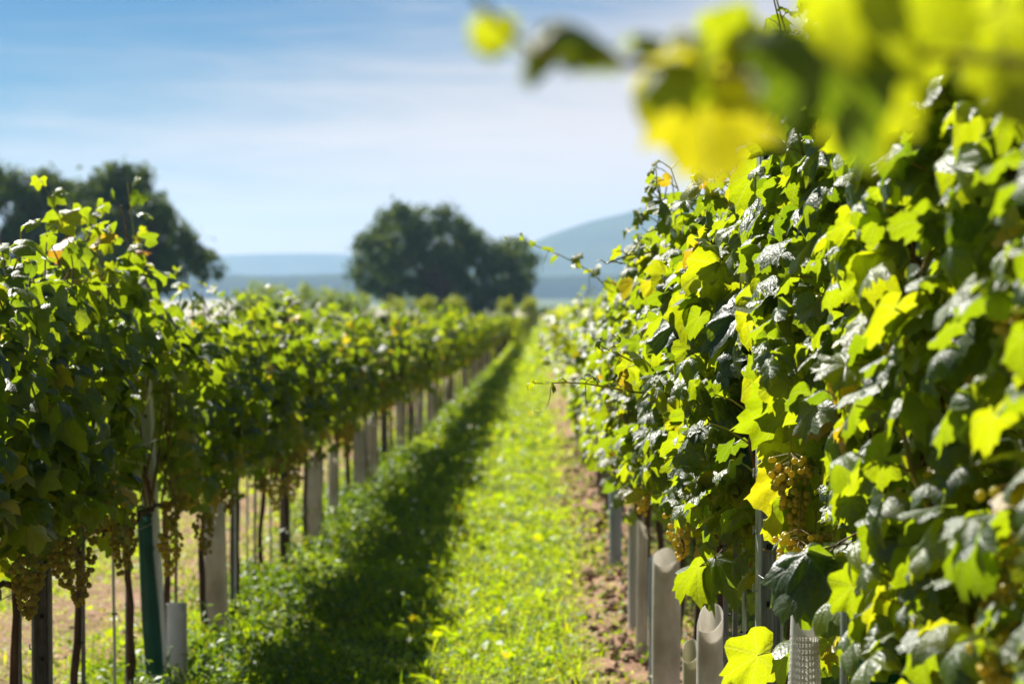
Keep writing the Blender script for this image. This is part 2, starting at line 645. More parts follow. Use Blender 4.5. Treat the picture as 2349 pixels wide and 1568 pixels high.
def hill_fn(X, Y):
    prof = np.interp(X, [-700, -420, -190, -20, 150, 345, 560, 900, 1250, 1800, 2600], [0, 22, 62, 152, 215, 258, 296, 330, 300, 190, 60])
    return -27 + (prof + bumps(X, Y, .012, 10, 1)) * np.exp(-((Y - 6000) / 800) ** 2)


heightfield('hill', -1200, 2900, 4300, 7800, 130, 60, hill_fn, M['hill'])


def ridge_fn(X, Y):
    prof = np.interp(X, [-3200, -1900, -1500, -1150, -850, -500, 0, 500, 1500], [120, 150, 172, 186, 192, 178, 160, 170, 90])
    return -27 + (prof + bumps(X, Y, .004, 8, 2)) * np.exp(-((Y - 8000) / 500) ** 2) * .78


heightfield('distant_hills', -4200, 2600, 6900, 9300, 120, 40, ridge_fn, M['hill'])


def forest_fn(X, Y):
    base = 42 + bumps(X, Y, .006, 14, 5) + bumps(X, Y, .05, 5, 6)
    return -27.5 + base * np.clip((Y - 3500) / 60, 0, 1) ** .5 * np.clip((4700 - Y) / 500, 0, 1)


fo = heightfield('forest', -1900, 1900, 3500, 4700, 500, 60, forest_fn, M['forest'])
fo['kind'] = 'stuff'
tag(fo, 'low dark forest belt far out on the plain, blue with haze', 'forest')

# ------------------------------------------------------------------ leaf shapes
HALF = [(0, 1.0), (7, .91), (14, .94), (20, .84), (27, .79), (33, .74), (39, .82), (46, .84), (53, .93), (60, .84), (67, .85), (75, .77),
        (83, .73), (92, .76), (101, .80), (108, .83), (117, .76), (127, .74), (138, .65), (149, .58), (160, .46), (170, .28), (178, .07)]



def leaf_template(lod, seed):
    r = np.random.default_rng(seed)
    if lod == 0:
        half = HALF
        rings = (.3, .62, .85, 1.0)
    elif lod == 1:
        half = [(0, 1.0), (16, .86), (32, .73), (53, .92), (78, .73), (106, .82), (138, .64), (172, .15)]
        rings = (.55, 1.0)
    else:
        half = [(0, 1.0), (55, .85), (115, .75), (170, .2)]
        rings = (1.0,)
    right = [(a, b) for a, b in half]
    left = [(-a, b) for a, b in half[1:]][::-1]
    pts = left + right
    ang = np.radians([a for a, _ in pts])
    rad = np.array([b for _, b in pts])
    if lod < 2:
        rad = rad * r.uniform(.92, 1.08, len(rad))
    k = len(ang)
    P, uv = [np.zeros((1, 3))], [np.zeros((1, 2))]
    c1, c2, c3, ph, wv = r.uniform(.0, .55), r.uniform(-.25, .5), r.uniform(-.4, .4), r.uniform(0, 6, 3), r.uniform(.06, .15)
    roll = r.uniform(0, .9)
    for q in rings:
        rr = rad * q
        x, y = np.sin(ang) * rr, np.cos(ang) * rr
        z = -c1 * rr ** 2 + c2 * abs(x) * (.5 + .5 * q) + c3 * x * y - .25 * np.clip(y, 0, 1) ** 2 * r.uniform(.2, .9)
        if lod < 2:
            z = z + wv * q ** 1.5 * np.sin(ang * 5 + ph[0]) + wv * .6 * q ** 2 * np.sin(ang * 9 + ph[1])
            z = z - roll * np.clip(abs(x) - .38, 0, 1) ** 1.3
        P.append(np.stack([x, y, z], -1))
        uv.append(np.stack([x, y], -1))
    V, U = np.vstack(P), np.vstack(uv)
    F3 = [[0, 1 + a + 1, 1 + a] for a in range(k - 1)]
    tris = list(F3)
    for q in range(len(rings) - 1):
        o0, o1 = 1 + q * k, 1 + (q + 1) * k
        for a in range(k - 1):
            tris += [[o0 + a, o0 + a + 1, o1 + a + 1], [o0 + a, o1 + a + 1, o1 + a]]
    return V, np.array(tris), U


TEMPL = {l: [leaf_template(l, 100 * l + s) for s in range(10 if l == 0 else 6)] for l in (0, 1, 2)}


def norm(a):
    return a / (np.linalg.norm(a, axis=-1, keepdims=True) + 1e-9)


def put_leaves(mb, pos, nrm, tipd, size, tint, lod, rng, mat=0):
    """place leaf blades: junction at pos, normal nrm, tip towards tipd"""
    pos, nrm, tipd = np.asarray(pos, float), norm(np.asarray(nrm, float)), np.asarray(tipd, float)
    tipd = norm(tipd - (tipd * nrm).sum(-1, keepdims=True) * nrm)
    side = np.cross(tipd, nrm)
    size, tint = np.asarray(size, float), np.asarray(tint, float)
    which = rng.integers(0, len(TEMPL[lod]), len(pos))
    for k, (V, F, U) in enumerate(TEMPL[lod]):
        ix = np.where(which == k)[0]
        if not len(ix):
            continue
        fl = rng.choice([-1, 1], len(ix))
        B = np.stack([side[ix], tipd[ix], nrm[ix]], 1)            # rows: local axes
        VV = V[None] * size[ix][:, None, None] * .62
        zsc = rng.uniform(.4, 1.5, len(ix))
        VV = VV * np.stack([np.ones(len(ix)) * rng.uniform(.9, 1.1, len(ix)), np.ones(len(ix)), zsc], -1)[:, None, :]
        P = np.einsum('nvk,nkd->nvd', VV, B) + pos[ix][:, None]
        nf = len(F)
        FF = (F[None] + (np.arange(len(ix)) * len(V))[:, None, None]).reshape(-1, 3)
        mb.add(P.reshape(-1, 3), FF, mat, uv=np.tile(U, (len(ix), 1)) + rng.integers(0, 1, 1),
               tint=np.repeat(tint[ix], len(V)))


def tints(rng, n, z=None, yellow=0.05, mean=.38):
    t = np.clip(rng.normal(mean, .2, n), 0, .8)
    y = rng.random(n) < (yellow if z is None else yellow * np.clip(2.2 - 1.4 * (z - .5), .4, 3))
    t[y] = rng.uniform(.8, .97, y.sum()) ** 1.15
    return t


def foliage(seed, lod, H=1.8, B=.62, Wd=.22, L=.95, shoots=9, leaf=.13, fill=90, low=40, out=.25, yellow=.05, face=0, clip=None, cut=None, climb=0.0, tmean=.38, sunny=0.0):
    """leaves and canes of one vine (base at the origin, row along local Y)"""
    rng = np.random.default_rng(seed)
    mb = MB()
    pos, nrm, tip, siz = [], [], [], []
    step = .07 if lod < 2 else .11
    for s in range(shoots):
        y0 = rng.uniform(-L / 2, L / 2)
        h = H * rng.uniform(.84, 1.04)
        n = int((h - .8) / step) + 2
        p = np.array([rng.normal(0, .03), y0, .8 + rng.uniform(-.03, .06)])
        d = np.array([rng.normal(0, .22), rng.normal(0, .2), 1.0])
        arch = rng.random() < out
        sgn = face if face and rng.random() < .8 else rng.choice([-1, 1])
        pts = [p.copy()]
        az = rng.uniform(0, 6)
        for k in range(n):
            d += rng.normal(0, .09, 3)
            if abs(p[0]) > Wd * .6 and not arch:
                d[0] -= np.sign(p[0]) * .25
            if arch and k > n * .55:
                d += np.array([sgn * .22, 0, -.22])
            if not arch:
                d[2] += climb
            d[2] = max(d[2], -.6)
            d = norm(d)
            p = p + d * step
            pts.append(p.copy())
            f = k / n
            for rep in range(2 if (lod < 2 and rng.random() < .55) else 1):
                az += math.pi + rng.normal(0, .7)
                if rng.random() < .65:        # most blades work their way out to a face of the row
                    az = (0 if math.cos(az) > 0 else math.pi) + rng.normal(0, .6)
                dirn = np.array([math.cos(az), math.sin(az), rng.uniform(.0, .7)])
                pl = rng.uniform(.04, .13) * (1.15 - .7 * f)
                pos.append(p + dirn * pl)
                nrm.append(dirn * .45 + np.array([0, -.08, .55]) + SUND * .15 + rng.normal(0, .46, 3))
                tip.append(np.array([0, 0, -.85]) + dirn * .45 + rng.normal(0, .35, 3))
                siz.append(leaf * rng.uniform(.62, 1.15) * (1.05 - .55 * max(0, f - .55) / .45))
                if lod == 0:
                    q = np.array([p, p + dirn * pl * .55 + [0, 0, .008], p + dirn * pl])
                    mb.tube(q, [.0022, .0018, .0016], 4, 1, cap=False)
        mb.tube(np.array(pts), np.linspace(.0055, .0022, len(pts)), 5 if lod == 0 else 3, 2 if rng.random() < .6 else 1)
    for k in range(fill):
        sx = (face if face and rng.random() < .7 else rng.choice([-1, 1]))
        z = B + .15 + (H * .95 - B - .15) * rng.beta(1.4, 1.5)
        wz = Wd * (1 - .45 * max(0, (z - 1.2) / (H - 1.2)) ** 2)
        x = sx * wz * (1 - rng.random() ** 2 * .8)
        pos.append([x, rng.uniform(-L / 2, L / 2), z])
        nrm.append(np.array([sx * .40, -.12, .65]) + SUND * .1 + rng.normal(0, .48, 3))
        tip.append(np.array([sx * .3, 0, -.8]) + rng.normal(0, .4, 3))
        siz.append(leaf * rng.uniform(.6, 1.1))
    for k in range(low):
        sx = (face if face and rng.random() < .7 else rng.choice([-1, 1]))
        z = rng.uniform(B, B + .35)
        pos.append([sx * rng.uniform(.02, Wd * .9), rng.uniform(-L / 2, L / 2), z])
        nrm.append(np.array([sx * .6, 0, .4]) + rng.normal(0, .5, 3))
        tip.append(np.array([0, 0, -1]) + rng.normal(0, .35, 3))
        siz.append(leaf * rng.uniform(.5, 1.0))
    pos, siz, nrm, tip = np.array(pos), np.array(siz), np.array(nrm), np.array(tip)
    thin = (pos[:, 2] < .95) & (pos[:, 0] * (face or 1) > Wd * .45) & (abs(pos[:, 0]) > Wd * .45)
    if not face:
        thin = (pos[:, 2] < .8) & (abs(pos[:, 0]) > Wd * .6)
    keep = ~thin
    if cut is not None:
        keep &= ~cut(pos)
    pos, siz, nrm, tip = pos[keep], siz[keep], nrm[keep], tip[keep]
    if clip is not None:                       # the alley is kept trimmed: nothing grows past this offset
        k = pos[:, 0] > clip
        pos, siz, nrm, tip = pos[k], siz[k], nrm[k], tip[k]
    nrm = norm(nrm) + SUND * sunny - np.array([0, 0, .35]) * sunny
    put_leaves(mb, pos, nrm, tip, siz, tints(rng, len(pos), pos[:, 2], yellow, tmean), lod, rng, 0)
    return mb


LEAFM = {0: [M['leaf'], M['stem'], M['cane']], 1: [M['leaf'], M['stem'], M['cane']], 2: [M['leaf_far'], M['stem'], M['cane']]}


def trunk_mb(seed, lod, r=.017, h=.8, L=.95, lean=.03):
    rng = np.random.default_rng(seed)
    mb = MB()
    n = 9 if lod < 2 else 4
    z = np.linspace(-.03, h, n)
    P = np.stack([np.cumsum(rng.normal(0, lean / 4, n)), np.cumsum(rng.normal(0, lean / 3, n)), z], -1)
    P[:, :2] -= P[0, :2]
    rr = r * (1.15 - .35 * np.linspace(0, 1, n)) * rng.uniform(.88, 1.14, n)
    mb.tube(P, rr, 8 if lod == 0 else 5)
    for s in (-1, 1):
        a = P[-1] + np.array([0, 0, -.02])
        m = 6
        Q = np.stack([a[0] + rng.normal(0, .008, m), a[1] + s * np.linspace(0, L / 2, m), a[2] + .03 * np.sin(np.linspace(0, 2.5, m)) + rng.normal(0, .006, m)], -1)
        Q[0] = a
        mb.tube(Q, np.linspace(r * .72, r * .4, m), 6 if lod == 0 else 4)
    return mb


def ico(sub):
    bm = bmesh.new()
    bmesh.ops.create_icosphere(bm, subdivisions=sub, radius=1.0)
    V = np.array([v.co[:] for v in bm.verts])
    F = np.array([[v.index for v in f.verts] for f in bm.faces])
    bm.free()
    return V, F


ICO = {1: ico(1), 2: ico(2)}


def cluster_mb(seed, n=46, r=.0073, length=.14, width=.038, sub=1):
    """a hanging bunch: stalk at the origin, berries packed into a shouldered cone"""
    rng = np.random.default_rng(seed)
    mb = MB()
    V, F = ICO[sub]
    pts = []
    tries = 0
    while len(pts) < n and tries < 6000:
        tries += 1
        f = rng.random() ** .8
        w = width * (1.05 - .8 * f ** 1.3) * (1.0 if f > .12 else .6 + 3 * f)
        a = rng.uniform(0, 6.283)
        q = w * math.sqrt(rng.uniform(.35, 1))
        p = np.array([q * math.cos(a), q * math.sin(a), -.025 - f * length])
        if all(np.linalg.norm(p - o) > r * 1.55 for o in pts):
            pts.append(p)
    for p in pts:
        s = r * rng.uniform(.82, 1.12)
        mb.add(V * s * [1, 1, 1.06] + p, F, 0, tint=rng.random())
        mb.tube(np.array([p * [.15, .15, 1] + [0, 0, .012], p * [.6, .6, 1] + [0, 0, .008], p + [0, 0, s * .7]]), .0008, 3, 1, cap=False)
    mb.tube(np.array([[0, 0, .03], [.003, 0, 0], [0, .002, -.03], [0, 0, -.02 - length * .85]]), [.002, .0018, .0015, .001], 5, 1)
    return mb


CLUSTER = {}
for nm, mt, sub in (('near', 'grape', 2), ('amber', 'grape_dark', 1), ('gold', 'grape', 1)):
    CLUSTER[nm] = [cluster_mb(40 + k, 80 if nm == 'near' else 46, .0072 if nm == 'near' else .0085, (.13, .16, .14)[k], (.043, .048, .046)[k], sub).mesh('grape_cluster', [M[mt], M['stem']])
                   for k in range(3)]


def hang_cluster(vine, kind, x, y, z, k, s=1.0):
    o = bpy.data.objects.new('grape_cluster', CLUSTER[kind][k % 3])
    COL.objects.link(o)
    o.parent = vine
    o.location = (x, y, z)
    o.rotation_euler = (random.uniform(-.15, .15), random.uniform(-.15, .15), random.uniform(0, 6.28))
    o.scale = (s, s, s)
    return o


random.seed(11)
RX, LX, L2X = 0.52, -1.45, -3.45
GRP_R = 'grapevines of the row along the right side of the grass path'
GRP_L = 'grapevines of the row along the left side of the grass path'
GRP_2 = 'grapevines of the second row to the left, behind the first'


def vine(seed, lod, x, y, label, group, rz=0.0, tr=.017, th=.8, **kw):
    v = empty('grapevine', (x, y, float(gz(y))), rz)
    tag(v, label, 'grapevine', group)
    trunk_mb(seed + 500, lod, tr, th).build('trunk', M['trunk'], v)
    foliage(seed, lod, **kw).build('foliage', LEAFM[lod], v)
    return v


def curl(p, d, n=14, r=.0011, turn=.5, ln=.12, seed=0):
    rng = np.random.default_rng(seed)
    pts = [np.array(p, float)]
    d = norm(np.array(d, float))
    ax = norm(rng.normal(0, 1, 3))
    for k in range(n):
        a = turn * (k / n) ** 2 * 1.6
        d = norm(d + np.cross(ax, d) * a + np.array([0, 0, -.06]))
        pts.append(pts[-1] + d * ln / n)
    return np.array(pts), np.linspace(r, r * .5, n + 1)


def free_shoot(parent, path, leaf, lod, seed, yellow=.15, tendrils=2, every=.055, r=.003, tint_up=0.1):
    """a shoot that leaves the canopy: cane, alternating leaves shrinking to the tip, tendrils (world points)"""
    rng = np.random.default_rng(seed)
    base = np.array(parent.location)
    P = np.array(path, float)
    d = np.concatenate([[0], np.cumsum(np.linalg.norm(np.diff(P, axis=0), axis=1))])
    n = max(6, int(d[-1] / every))
    u = np.linspace(0, d[-1], n)
    Q = np.stack([np.interp(u, d, P[:, k]) for k in range(3)], -1)
    for _ in range(3):
        Q[1:-1] = (Q[:-2] + Q[1:-1] * 2 + Q[2:]) / 4
    Q = Q + np.concatenate([[np.zeros(3)], np.cumsum(rng.normal(0, .004, (n - 1, 3)), 0)])
    Q = Q - base
    mb = MB()
    mb.tube(Q, np.linspace(r, r * .4, n), 6, 1)
    T = norm(np.gradient(Q, axis=0))
    pos, nrm, tip, siz = [], [], [], []
    for k in range(1, n):
        f = k / (n - 1)
        s = 1 if k % 2 else -1
        sd = norm(np.cross(T[k], [0, 0, 1])) * s
        dirn = norm(sd * .7 + np.array([0, 0, .35]) + rng.normal(0, .3, 3) + T[k] * .2)
        pl = rng.uniform(.3, .6) * leaf * (1.05 - .6 * f)
        pos.append(Q[k] + dirn * pl)
        mb.tube(np.array([Q[k], Q[k] + dirn * pl * .5 + [0, 0, .003], Q[k] + dirn * pl]), [.0016, .0013, .0011], 4, 1, cap=False)
        nrm.append(np.array([0, 0, .6]) + sd * .3 + rng.normal(0, .4, 3))
        tip.append(dirn * .6 + np.array([0, 0, -.6]) + T[k] * .3 + rng.normal(0, .2, 3))
        siz.append(leaf * (1.05 - .68 * f) * rng.uniform(.8, 1.15))
    for k in range(tendrils):
        q = Q[int((k + 1) / (tendrils + 1) * n)]
        c, rr = curl(q, [rng.uniform(-.6, .3), rng.uniform(-.3, .3), -.8], turn=rng.uniform(.5, 1.1), ln=rng.uniform(.09, .17), seed=seed * 7 + k)
        mb.tube(c, rr, 4, 1)
    tn = np.clip(tints(rng, len(pos), None, yellow) + tint_up, 0, 1)
    put_leaves(mb, pos, nrm, tip, siz, tn, lod, rng, 0)
    return mb.build('shoot', LEAFM[lod], parent)


# ---- right row, near vines: one of a kind each ---------------------------------
near_right = [
    # y, H, B, Wd, leaf, lod, label
    (0.75, 1.75, .6, .18, .12, 1, 'nearest grapevine on the right, its out-of-focus shoot hanging across the top of the view'),
    (1.65, 2.5, .5, .20, .12, 0, 'blurred grapevine at the right edge of the view with amber grapes hanging low'),
    (2.45, 2.75, .5, .20, .12, 0, 'grapevine just right of the green net sleeve, with large soft leaves'),
    (3.25, 2.7, .6, .21, .125, 0, 'grapevine standing in the white perforated sleeve at the foot of the right row'),
    (4.15, 2.1, .82, .24, .125, 0, 'sharply focused grapevine with two golden grape bunches beside the ribbed steel post'),
    (4.95, 1.98, .86, .25, .125, 0, 'grapevine just behind the ribbed steel post, its leafy shoot reaching out over the grass'),
    (5.75, 1.95, .82, .25, .125, 0, 'grapevine growing from the tall beige sleeve beside the ribbed steel post'),
    (6.65, 1.90, .78, .25, .125, 0, 'grapevine growing from the short cream tube in the right row'),
    (7.60, 1.72, .75, .27, .125, 1, 'grapevine whose thin arching shoot stands out against the blue hill'),
    (8.55, 1.66, .72, .27, .12, 1, 'grapevine growing behind the narrow pale blue sleeve in the right row'),
]
BUNCH = [at(1812, 1050, 3.98), at(1825, 1215, 3.92), at(1790, 835, 4.3), at(1740, 1100, 4.2), at(1905, 900, 4.1)]


def leaf_gaps(cx, y):
    """leaf gaps opened in front of post and bunches and along their sun path (local leaf positions)"""
    def f(P):
        wx, wy, wz = P[:, 0] + cx, P[:, 1] + y, P[:, 2] + float(gz(y))
        a, b = wx / wy, (wz - EYE) / wy
        post_gap = (wy < 4.36) & (a < .124) & (wz < 1.33)
        bunch_gap = (wy < 3.97) & (a > .114) & (a < .150) & (b < -.068) & (b > -.143)
        foot_gap = (wy < 3.7) & (a > .118) & (a < .150) & (b < -.158)
        sunny = np.zeros(len(P), bool)
        Q = np.stack([wx, wy, wz], -1)
        for b in BUNCH:
            d = Q - b
            u = d @ SUND
            sunny |= (u > .02) & (np.linalg.norm(d - u[:, None] * SUND, axis=1) < .10)  # gap shaped along the sun direction so that light reaches the bunches
        return post_gap | bunch_gap | foot_gap | sunny
    return f


VR = []
for k, (y, H, B, Wd, lf, lod, lab) in enumerate(near_right):
    lf *= .78 if k < 5 else .76
    cx = (.74, .74, .72, .70, .66, .60, .56, .53, RX, RX)[k]
    v = vine(1000 + k, lod, cx, y, lab, GRP_R, th=.8, H=H, B=B, Wd=Wd, leaf=lf, shoots=13, fill=430 if lod == 0 else 330,
             low=55 if k < 5 else 22, out=.0 if k < 5 else .08, yellow=.045, face=-1, climb=(0, .22, .22, .2, .08)[k] if k < 5 else 0, sunny=.62 if k < 5 else .3, tmean=.42, clip=(-.2, -.24, -.25, -.27, -.28)[k] if k < 5 else -.34, cut=leaf_gaps(cx, y))
    VR.append(v)

# leafy shoot in focus reaching out over the grass, with tendrils
free_shoot(VR[5], [at(1560, 905, 4.95), at(1440, 885, 4.85), at(1330, 880, 4.75), at(1225, 885, 4.65)], .085, 0, 21, tendrils=4, every=.045)
free_shoot(VR[5], [at(1500, 850, 5.0), at(1440, 800, 4.95), at(1375, 790, 4.9)], .10, 0, 22, tendrils=1, every=.06)
# thin arching shoot against the hill
free_shoot(VR[8], [at(1430, 680, 7.4), at(1370, 630, 7.3), at(1330, 600, 7.2), at(1270, 565, 7.1), at(1175, 545, 7.0)], .075, 1, 23, tendrils=2, every=.05, tint_up=.25)
free_shoot(VR[6], [at(1520, 520, 5.6), at(1505, 450, 5.6), at(1500, 400, 5.55)], .085, 0, 24, tendrils=2)
free_shoot(VR[5], [at(1640, 430, 5.0), at(1600, 390, 5.0), at(1580, 365, 5.0)], .07, 0, 25, tendrils=3)
free_shoot(VR[4], [at(1800, 420, 4.3), at(1790, 340, 4.3), at(1775, 265, 4.3)], .08, 0, 26, tendrils=1)
free_shoot(VR[3], [at(1900, 330, 3.6), at(1830, 180, 3.55), at(1790, 60, 3.5), at(1785, -40, 3.5)], .10, 0, 27, tendrils=1, every=.06)

free_shoot(VR[3], [at(1860, 420, 3.75), at(1820, 250, 3.72), at(1800, 100, 3.7), at(1765, -60, 3.7)], .115, 0, 28, tendrils=1, every=.045)
free_shoot(VR[3], [at(1960, 380, 3.6), at(1900, 200, 3.6), at(1880, 60, 3.6), at(1850, -60, 3.6)], .12, 0, 29, tendrils=0, every=.045)

# the shoot of the nearest vine, a metre from the lens: every leaf set by hand
v0 = VR[0]
b0 = np.array(v0.location)
mb = MB()
rng = np.random.default_rng(5)
stem_pts = np.array([at(2620, 260, .95), at(2380, 150, .98), at(2100, 130, 1.0), at(1850, 190, 1.02), at(1600, 170, 1.02), at(1430, 150, 1.0), at(1230, 130, .98), at(1100, 10, .96), at(1075, -60, .95)]) - b0
mb.tube(stem_pts, np.array([.0035, .003, .0026, 0.0024, .0023, .0022, .002, .0018, .0016]), 6, 1)
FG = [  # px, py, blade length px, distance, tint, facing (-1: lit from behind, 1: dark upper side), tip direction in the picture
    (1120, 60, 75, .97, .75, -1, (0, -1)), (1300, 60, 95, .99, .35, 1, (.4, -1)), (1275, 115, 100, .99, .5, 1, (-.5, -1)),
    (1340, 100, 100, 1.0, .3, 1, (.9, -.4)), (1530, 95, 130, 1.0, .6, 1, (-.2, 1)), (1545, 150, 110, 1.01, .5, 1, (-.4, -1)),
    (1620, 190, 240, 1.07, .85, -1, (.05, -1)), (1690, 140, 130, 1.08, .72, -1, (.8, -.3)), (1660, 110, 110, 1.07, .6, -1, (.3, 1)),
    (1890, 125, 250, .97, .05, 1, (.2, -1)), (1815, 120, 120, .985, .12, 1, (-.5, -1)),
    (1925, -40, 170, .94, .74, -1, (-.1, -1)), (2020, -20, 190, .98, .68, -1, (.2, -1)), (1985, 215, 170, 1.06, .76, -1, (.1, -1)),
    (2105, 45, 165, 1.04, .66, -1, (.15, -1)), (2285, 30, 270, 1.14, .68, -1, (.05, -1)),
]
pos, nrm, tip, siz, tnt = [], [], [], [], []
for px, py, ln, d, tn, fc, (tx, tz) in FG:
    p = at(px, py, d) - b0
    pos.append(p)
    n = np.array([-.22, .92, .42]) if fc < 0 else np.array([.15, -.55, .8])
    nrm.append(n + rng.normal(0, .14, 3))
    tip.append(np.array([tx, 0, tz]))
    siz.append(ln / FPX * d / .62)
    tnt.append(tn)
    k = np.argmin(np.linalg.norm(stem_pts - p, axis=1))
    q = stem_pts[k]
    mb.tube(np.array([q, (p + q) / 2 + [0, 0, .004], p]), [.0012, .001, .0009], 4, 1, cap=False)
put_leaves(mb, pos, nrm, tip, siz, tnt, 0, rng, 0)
c, rr = curl(at(1300, 120, .6) * [1, 1, 1] - b0, [.1, -.05, -1], n=20, r=.0006, turn=.25, ln=.05, seed=3)
mb.build('shoot', LEAFM[0], v0)

# leaves of the focused vine that frame the post and the bunches
v4 = VR[4]
b4 = np.array(v4.location)
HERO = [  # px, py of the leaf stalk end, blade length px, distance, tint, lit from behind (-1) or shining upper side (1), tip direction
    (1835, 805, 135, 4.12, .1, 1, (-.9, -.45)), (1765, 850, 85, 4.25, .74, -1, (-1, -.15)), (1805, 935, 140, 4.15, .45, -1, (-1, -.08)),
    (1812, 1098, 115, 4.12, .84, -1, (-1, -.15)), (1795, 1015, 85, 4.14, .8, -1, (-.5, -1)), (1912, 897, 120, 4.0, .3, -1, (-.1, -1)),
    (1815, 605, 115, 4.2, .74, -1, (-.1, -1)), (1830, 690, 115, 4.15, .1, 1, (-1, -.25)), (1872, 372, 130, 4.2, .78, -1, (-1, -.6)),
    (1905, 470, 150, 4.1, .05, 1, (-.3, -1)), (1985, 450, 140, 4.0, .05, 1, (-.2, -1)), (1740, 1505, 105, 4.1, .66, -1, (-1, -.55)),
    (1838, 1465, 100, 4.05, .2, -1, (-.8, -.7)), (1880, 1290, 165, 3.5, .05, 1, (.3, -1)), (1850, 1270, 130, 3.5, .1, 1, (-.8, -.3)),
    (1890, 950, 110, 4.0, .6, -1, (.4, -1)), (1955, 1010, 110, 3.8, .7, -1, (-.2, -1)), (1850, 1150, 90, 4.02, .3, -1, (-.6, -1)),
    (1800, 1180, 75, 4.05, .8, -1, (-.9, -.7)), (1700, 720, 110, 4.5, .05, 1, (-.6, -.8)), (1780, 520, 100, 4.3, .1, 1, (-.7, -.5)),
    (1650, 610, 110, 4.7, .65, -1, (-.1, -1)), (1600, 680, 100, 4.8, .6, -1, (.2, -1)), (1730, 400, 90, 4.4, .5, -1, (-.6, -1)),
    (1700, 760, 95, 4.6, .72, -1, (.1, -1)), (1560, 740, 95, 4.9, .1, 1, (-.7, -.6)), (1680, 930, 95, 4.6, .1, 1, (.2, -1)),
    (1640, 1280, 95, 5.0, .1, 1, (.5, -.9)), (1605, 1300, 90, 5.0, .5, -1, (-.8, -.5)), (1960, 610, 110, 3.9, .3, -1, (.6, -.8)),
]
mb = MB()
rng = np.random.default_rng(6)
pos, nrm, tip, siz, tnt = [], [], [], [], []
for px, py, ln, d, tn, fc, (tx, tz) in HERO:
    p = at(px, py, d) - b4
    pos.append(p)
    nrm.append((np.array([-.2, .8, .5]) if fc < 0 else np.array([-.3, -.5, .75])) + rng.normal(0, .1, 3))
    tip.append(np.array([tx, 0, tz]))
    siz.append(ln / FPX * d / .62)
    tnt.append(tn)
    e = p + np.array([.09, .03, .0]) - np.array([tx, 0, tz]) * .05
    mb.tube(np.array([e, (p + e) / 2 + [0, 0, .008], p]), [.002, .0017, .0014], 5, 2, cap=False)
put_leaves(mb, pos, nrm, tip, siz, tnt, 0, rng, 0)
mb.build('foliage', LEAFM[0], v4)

# golden bunches of the right row
def on(v, px, py, d):
    return at(px, py, d) - np.array(v.location)


for v, kind, px, py, d, s in ((VR[4], 'near', 1812, 1010, 3.98, 1.0), (VR[4], 'near', 1835, 1180, 3.92, 1.05), (VR[4], 'near', 1872, 1195, 3.97, 1.0),
                              (VR[3], 'gold', 2110, 1090, 3.2, .9), (VR[1], 'gold', 2335, 610, 2.45, .9), (VR[1], 'gold', 2330, 1060, 2.4, .9),
                              (VR[1], 'gold', 2285, 1390, 2.4, .9)):
    p = on(v, px, py, d)
    hang_cluster(v, kind, *p, random.randint(0, 2), s)
# leaves framing the bunches
for v in (VR[6], VR[7], VR[8], VR[9]):
    for k in range(2):
        hang_cluster(v, 'gold', random.uniform(-.2, -.08), random.uniform(-.35, .35), random.uniform(1.0, 1.15), k)

# ---- left row, near vines -------------------------------------------------------
near_left = [
    (4.55, 1.62, .74, 'grapevine of the left row nearest the camera, at the left edge of the view'),
    (5.43, 1.70, .72, 'grapevine left of the dark near post, with heavy amber bunches'),
    (6.19, 1.80, .72, 'tallest grapevine of the left row, its bright shoots rising before the tree'),
    (6.99, 1.60, .66, 'grapevine left of the green net sleeve in the left row'),
    (7.75, 1.55, .64, 'grapevine with a bright pointed tip beside the leaning pale post'),
    (8.60, 1.48, .62, 'grapevine growing from the first beige sleeve of the left row'),
    (9.55, 1.50, .60, 'grapevine at the dark wooden stake behind the first beige sleeve'),
    (10.4, 1.48, .58, 'grapevine between the two dark stakes of the left row'),
    (11.3, 1.46, .58, 'grapevine at the second dark stake of the left row'),
    (12.3, 1.45, .56, 'grapevine growing from the wide sunlit beige sleeve in the left row'),
    (13.3, 1.43, .55, 'grapevine growing from the narrow pale sleeve next to the wide sunlit one'),
]
def post_shows(y):
    def f(P):
        wx, wy, wz = P[:, 0] + LX, P[:, 1] + y, P[:, 2] + float(gz(y))
        a, b = (wx / wy) * FPX + 1235, 650 - (wz - EYE) / wy * FPX
        return (wy < 7.62) & (a > 298) & (a < 425) & (b > 850)
    return f


VL = []
for k, (y, H, B, lab) in enumerate(near_left):
    v = vine(2000 + k, 1, LX, y, lab, GRP_L, tr=.014, th=.78, H=H, B=B + .05, Wd=.165, leaf=.105, shoots=12, fill=290, low=45, tmean=.27, out=.08, yellow=.04, cut=post_shows(y))
    VL.append(v)
    nb = 4 if k < 4 else 3
    for q in range(nb):
        hang_cluster(v, 'amber' if (q % 3 or k < 3) else 'gold', random.uniform(-.02, .22), random.uniform(-.4, .4), B + random.uniform(.12, .32), q, 1.1)
free_shoot(VL[2], [at(170, 600, 6.2), at(150, 520, 6.15), at(118, 470, 6.1), at(100, 430, 6.1)], .125, 1, 31, tendrils=0, every=.045, tint_up=.25)
free_shoot(VL[2], [at(215, 600, 6.3), at(225, 540, 6.3), at(200, 485, 6.3)], .125, 1, 32, tendrils=0, every=.045)
free_shoot(VL[4], [at(330, 680, 7.4), at(345, 620, 7.4), at(322, 570, 7.4), at(310, 545, 7.4)], .11, 1, 33, tendrils=0, every=.04, tint_up=.3)
free_shoot(VL[4], [at(410, 700, 7.8), at(420, 660, 7.8), at(405, 625, 7.8)], .08, 1, 34, tendrils=0, every=.05, tint_up=.2)

# ---- the rest of the rows, from a pool of vines ---------------------------------


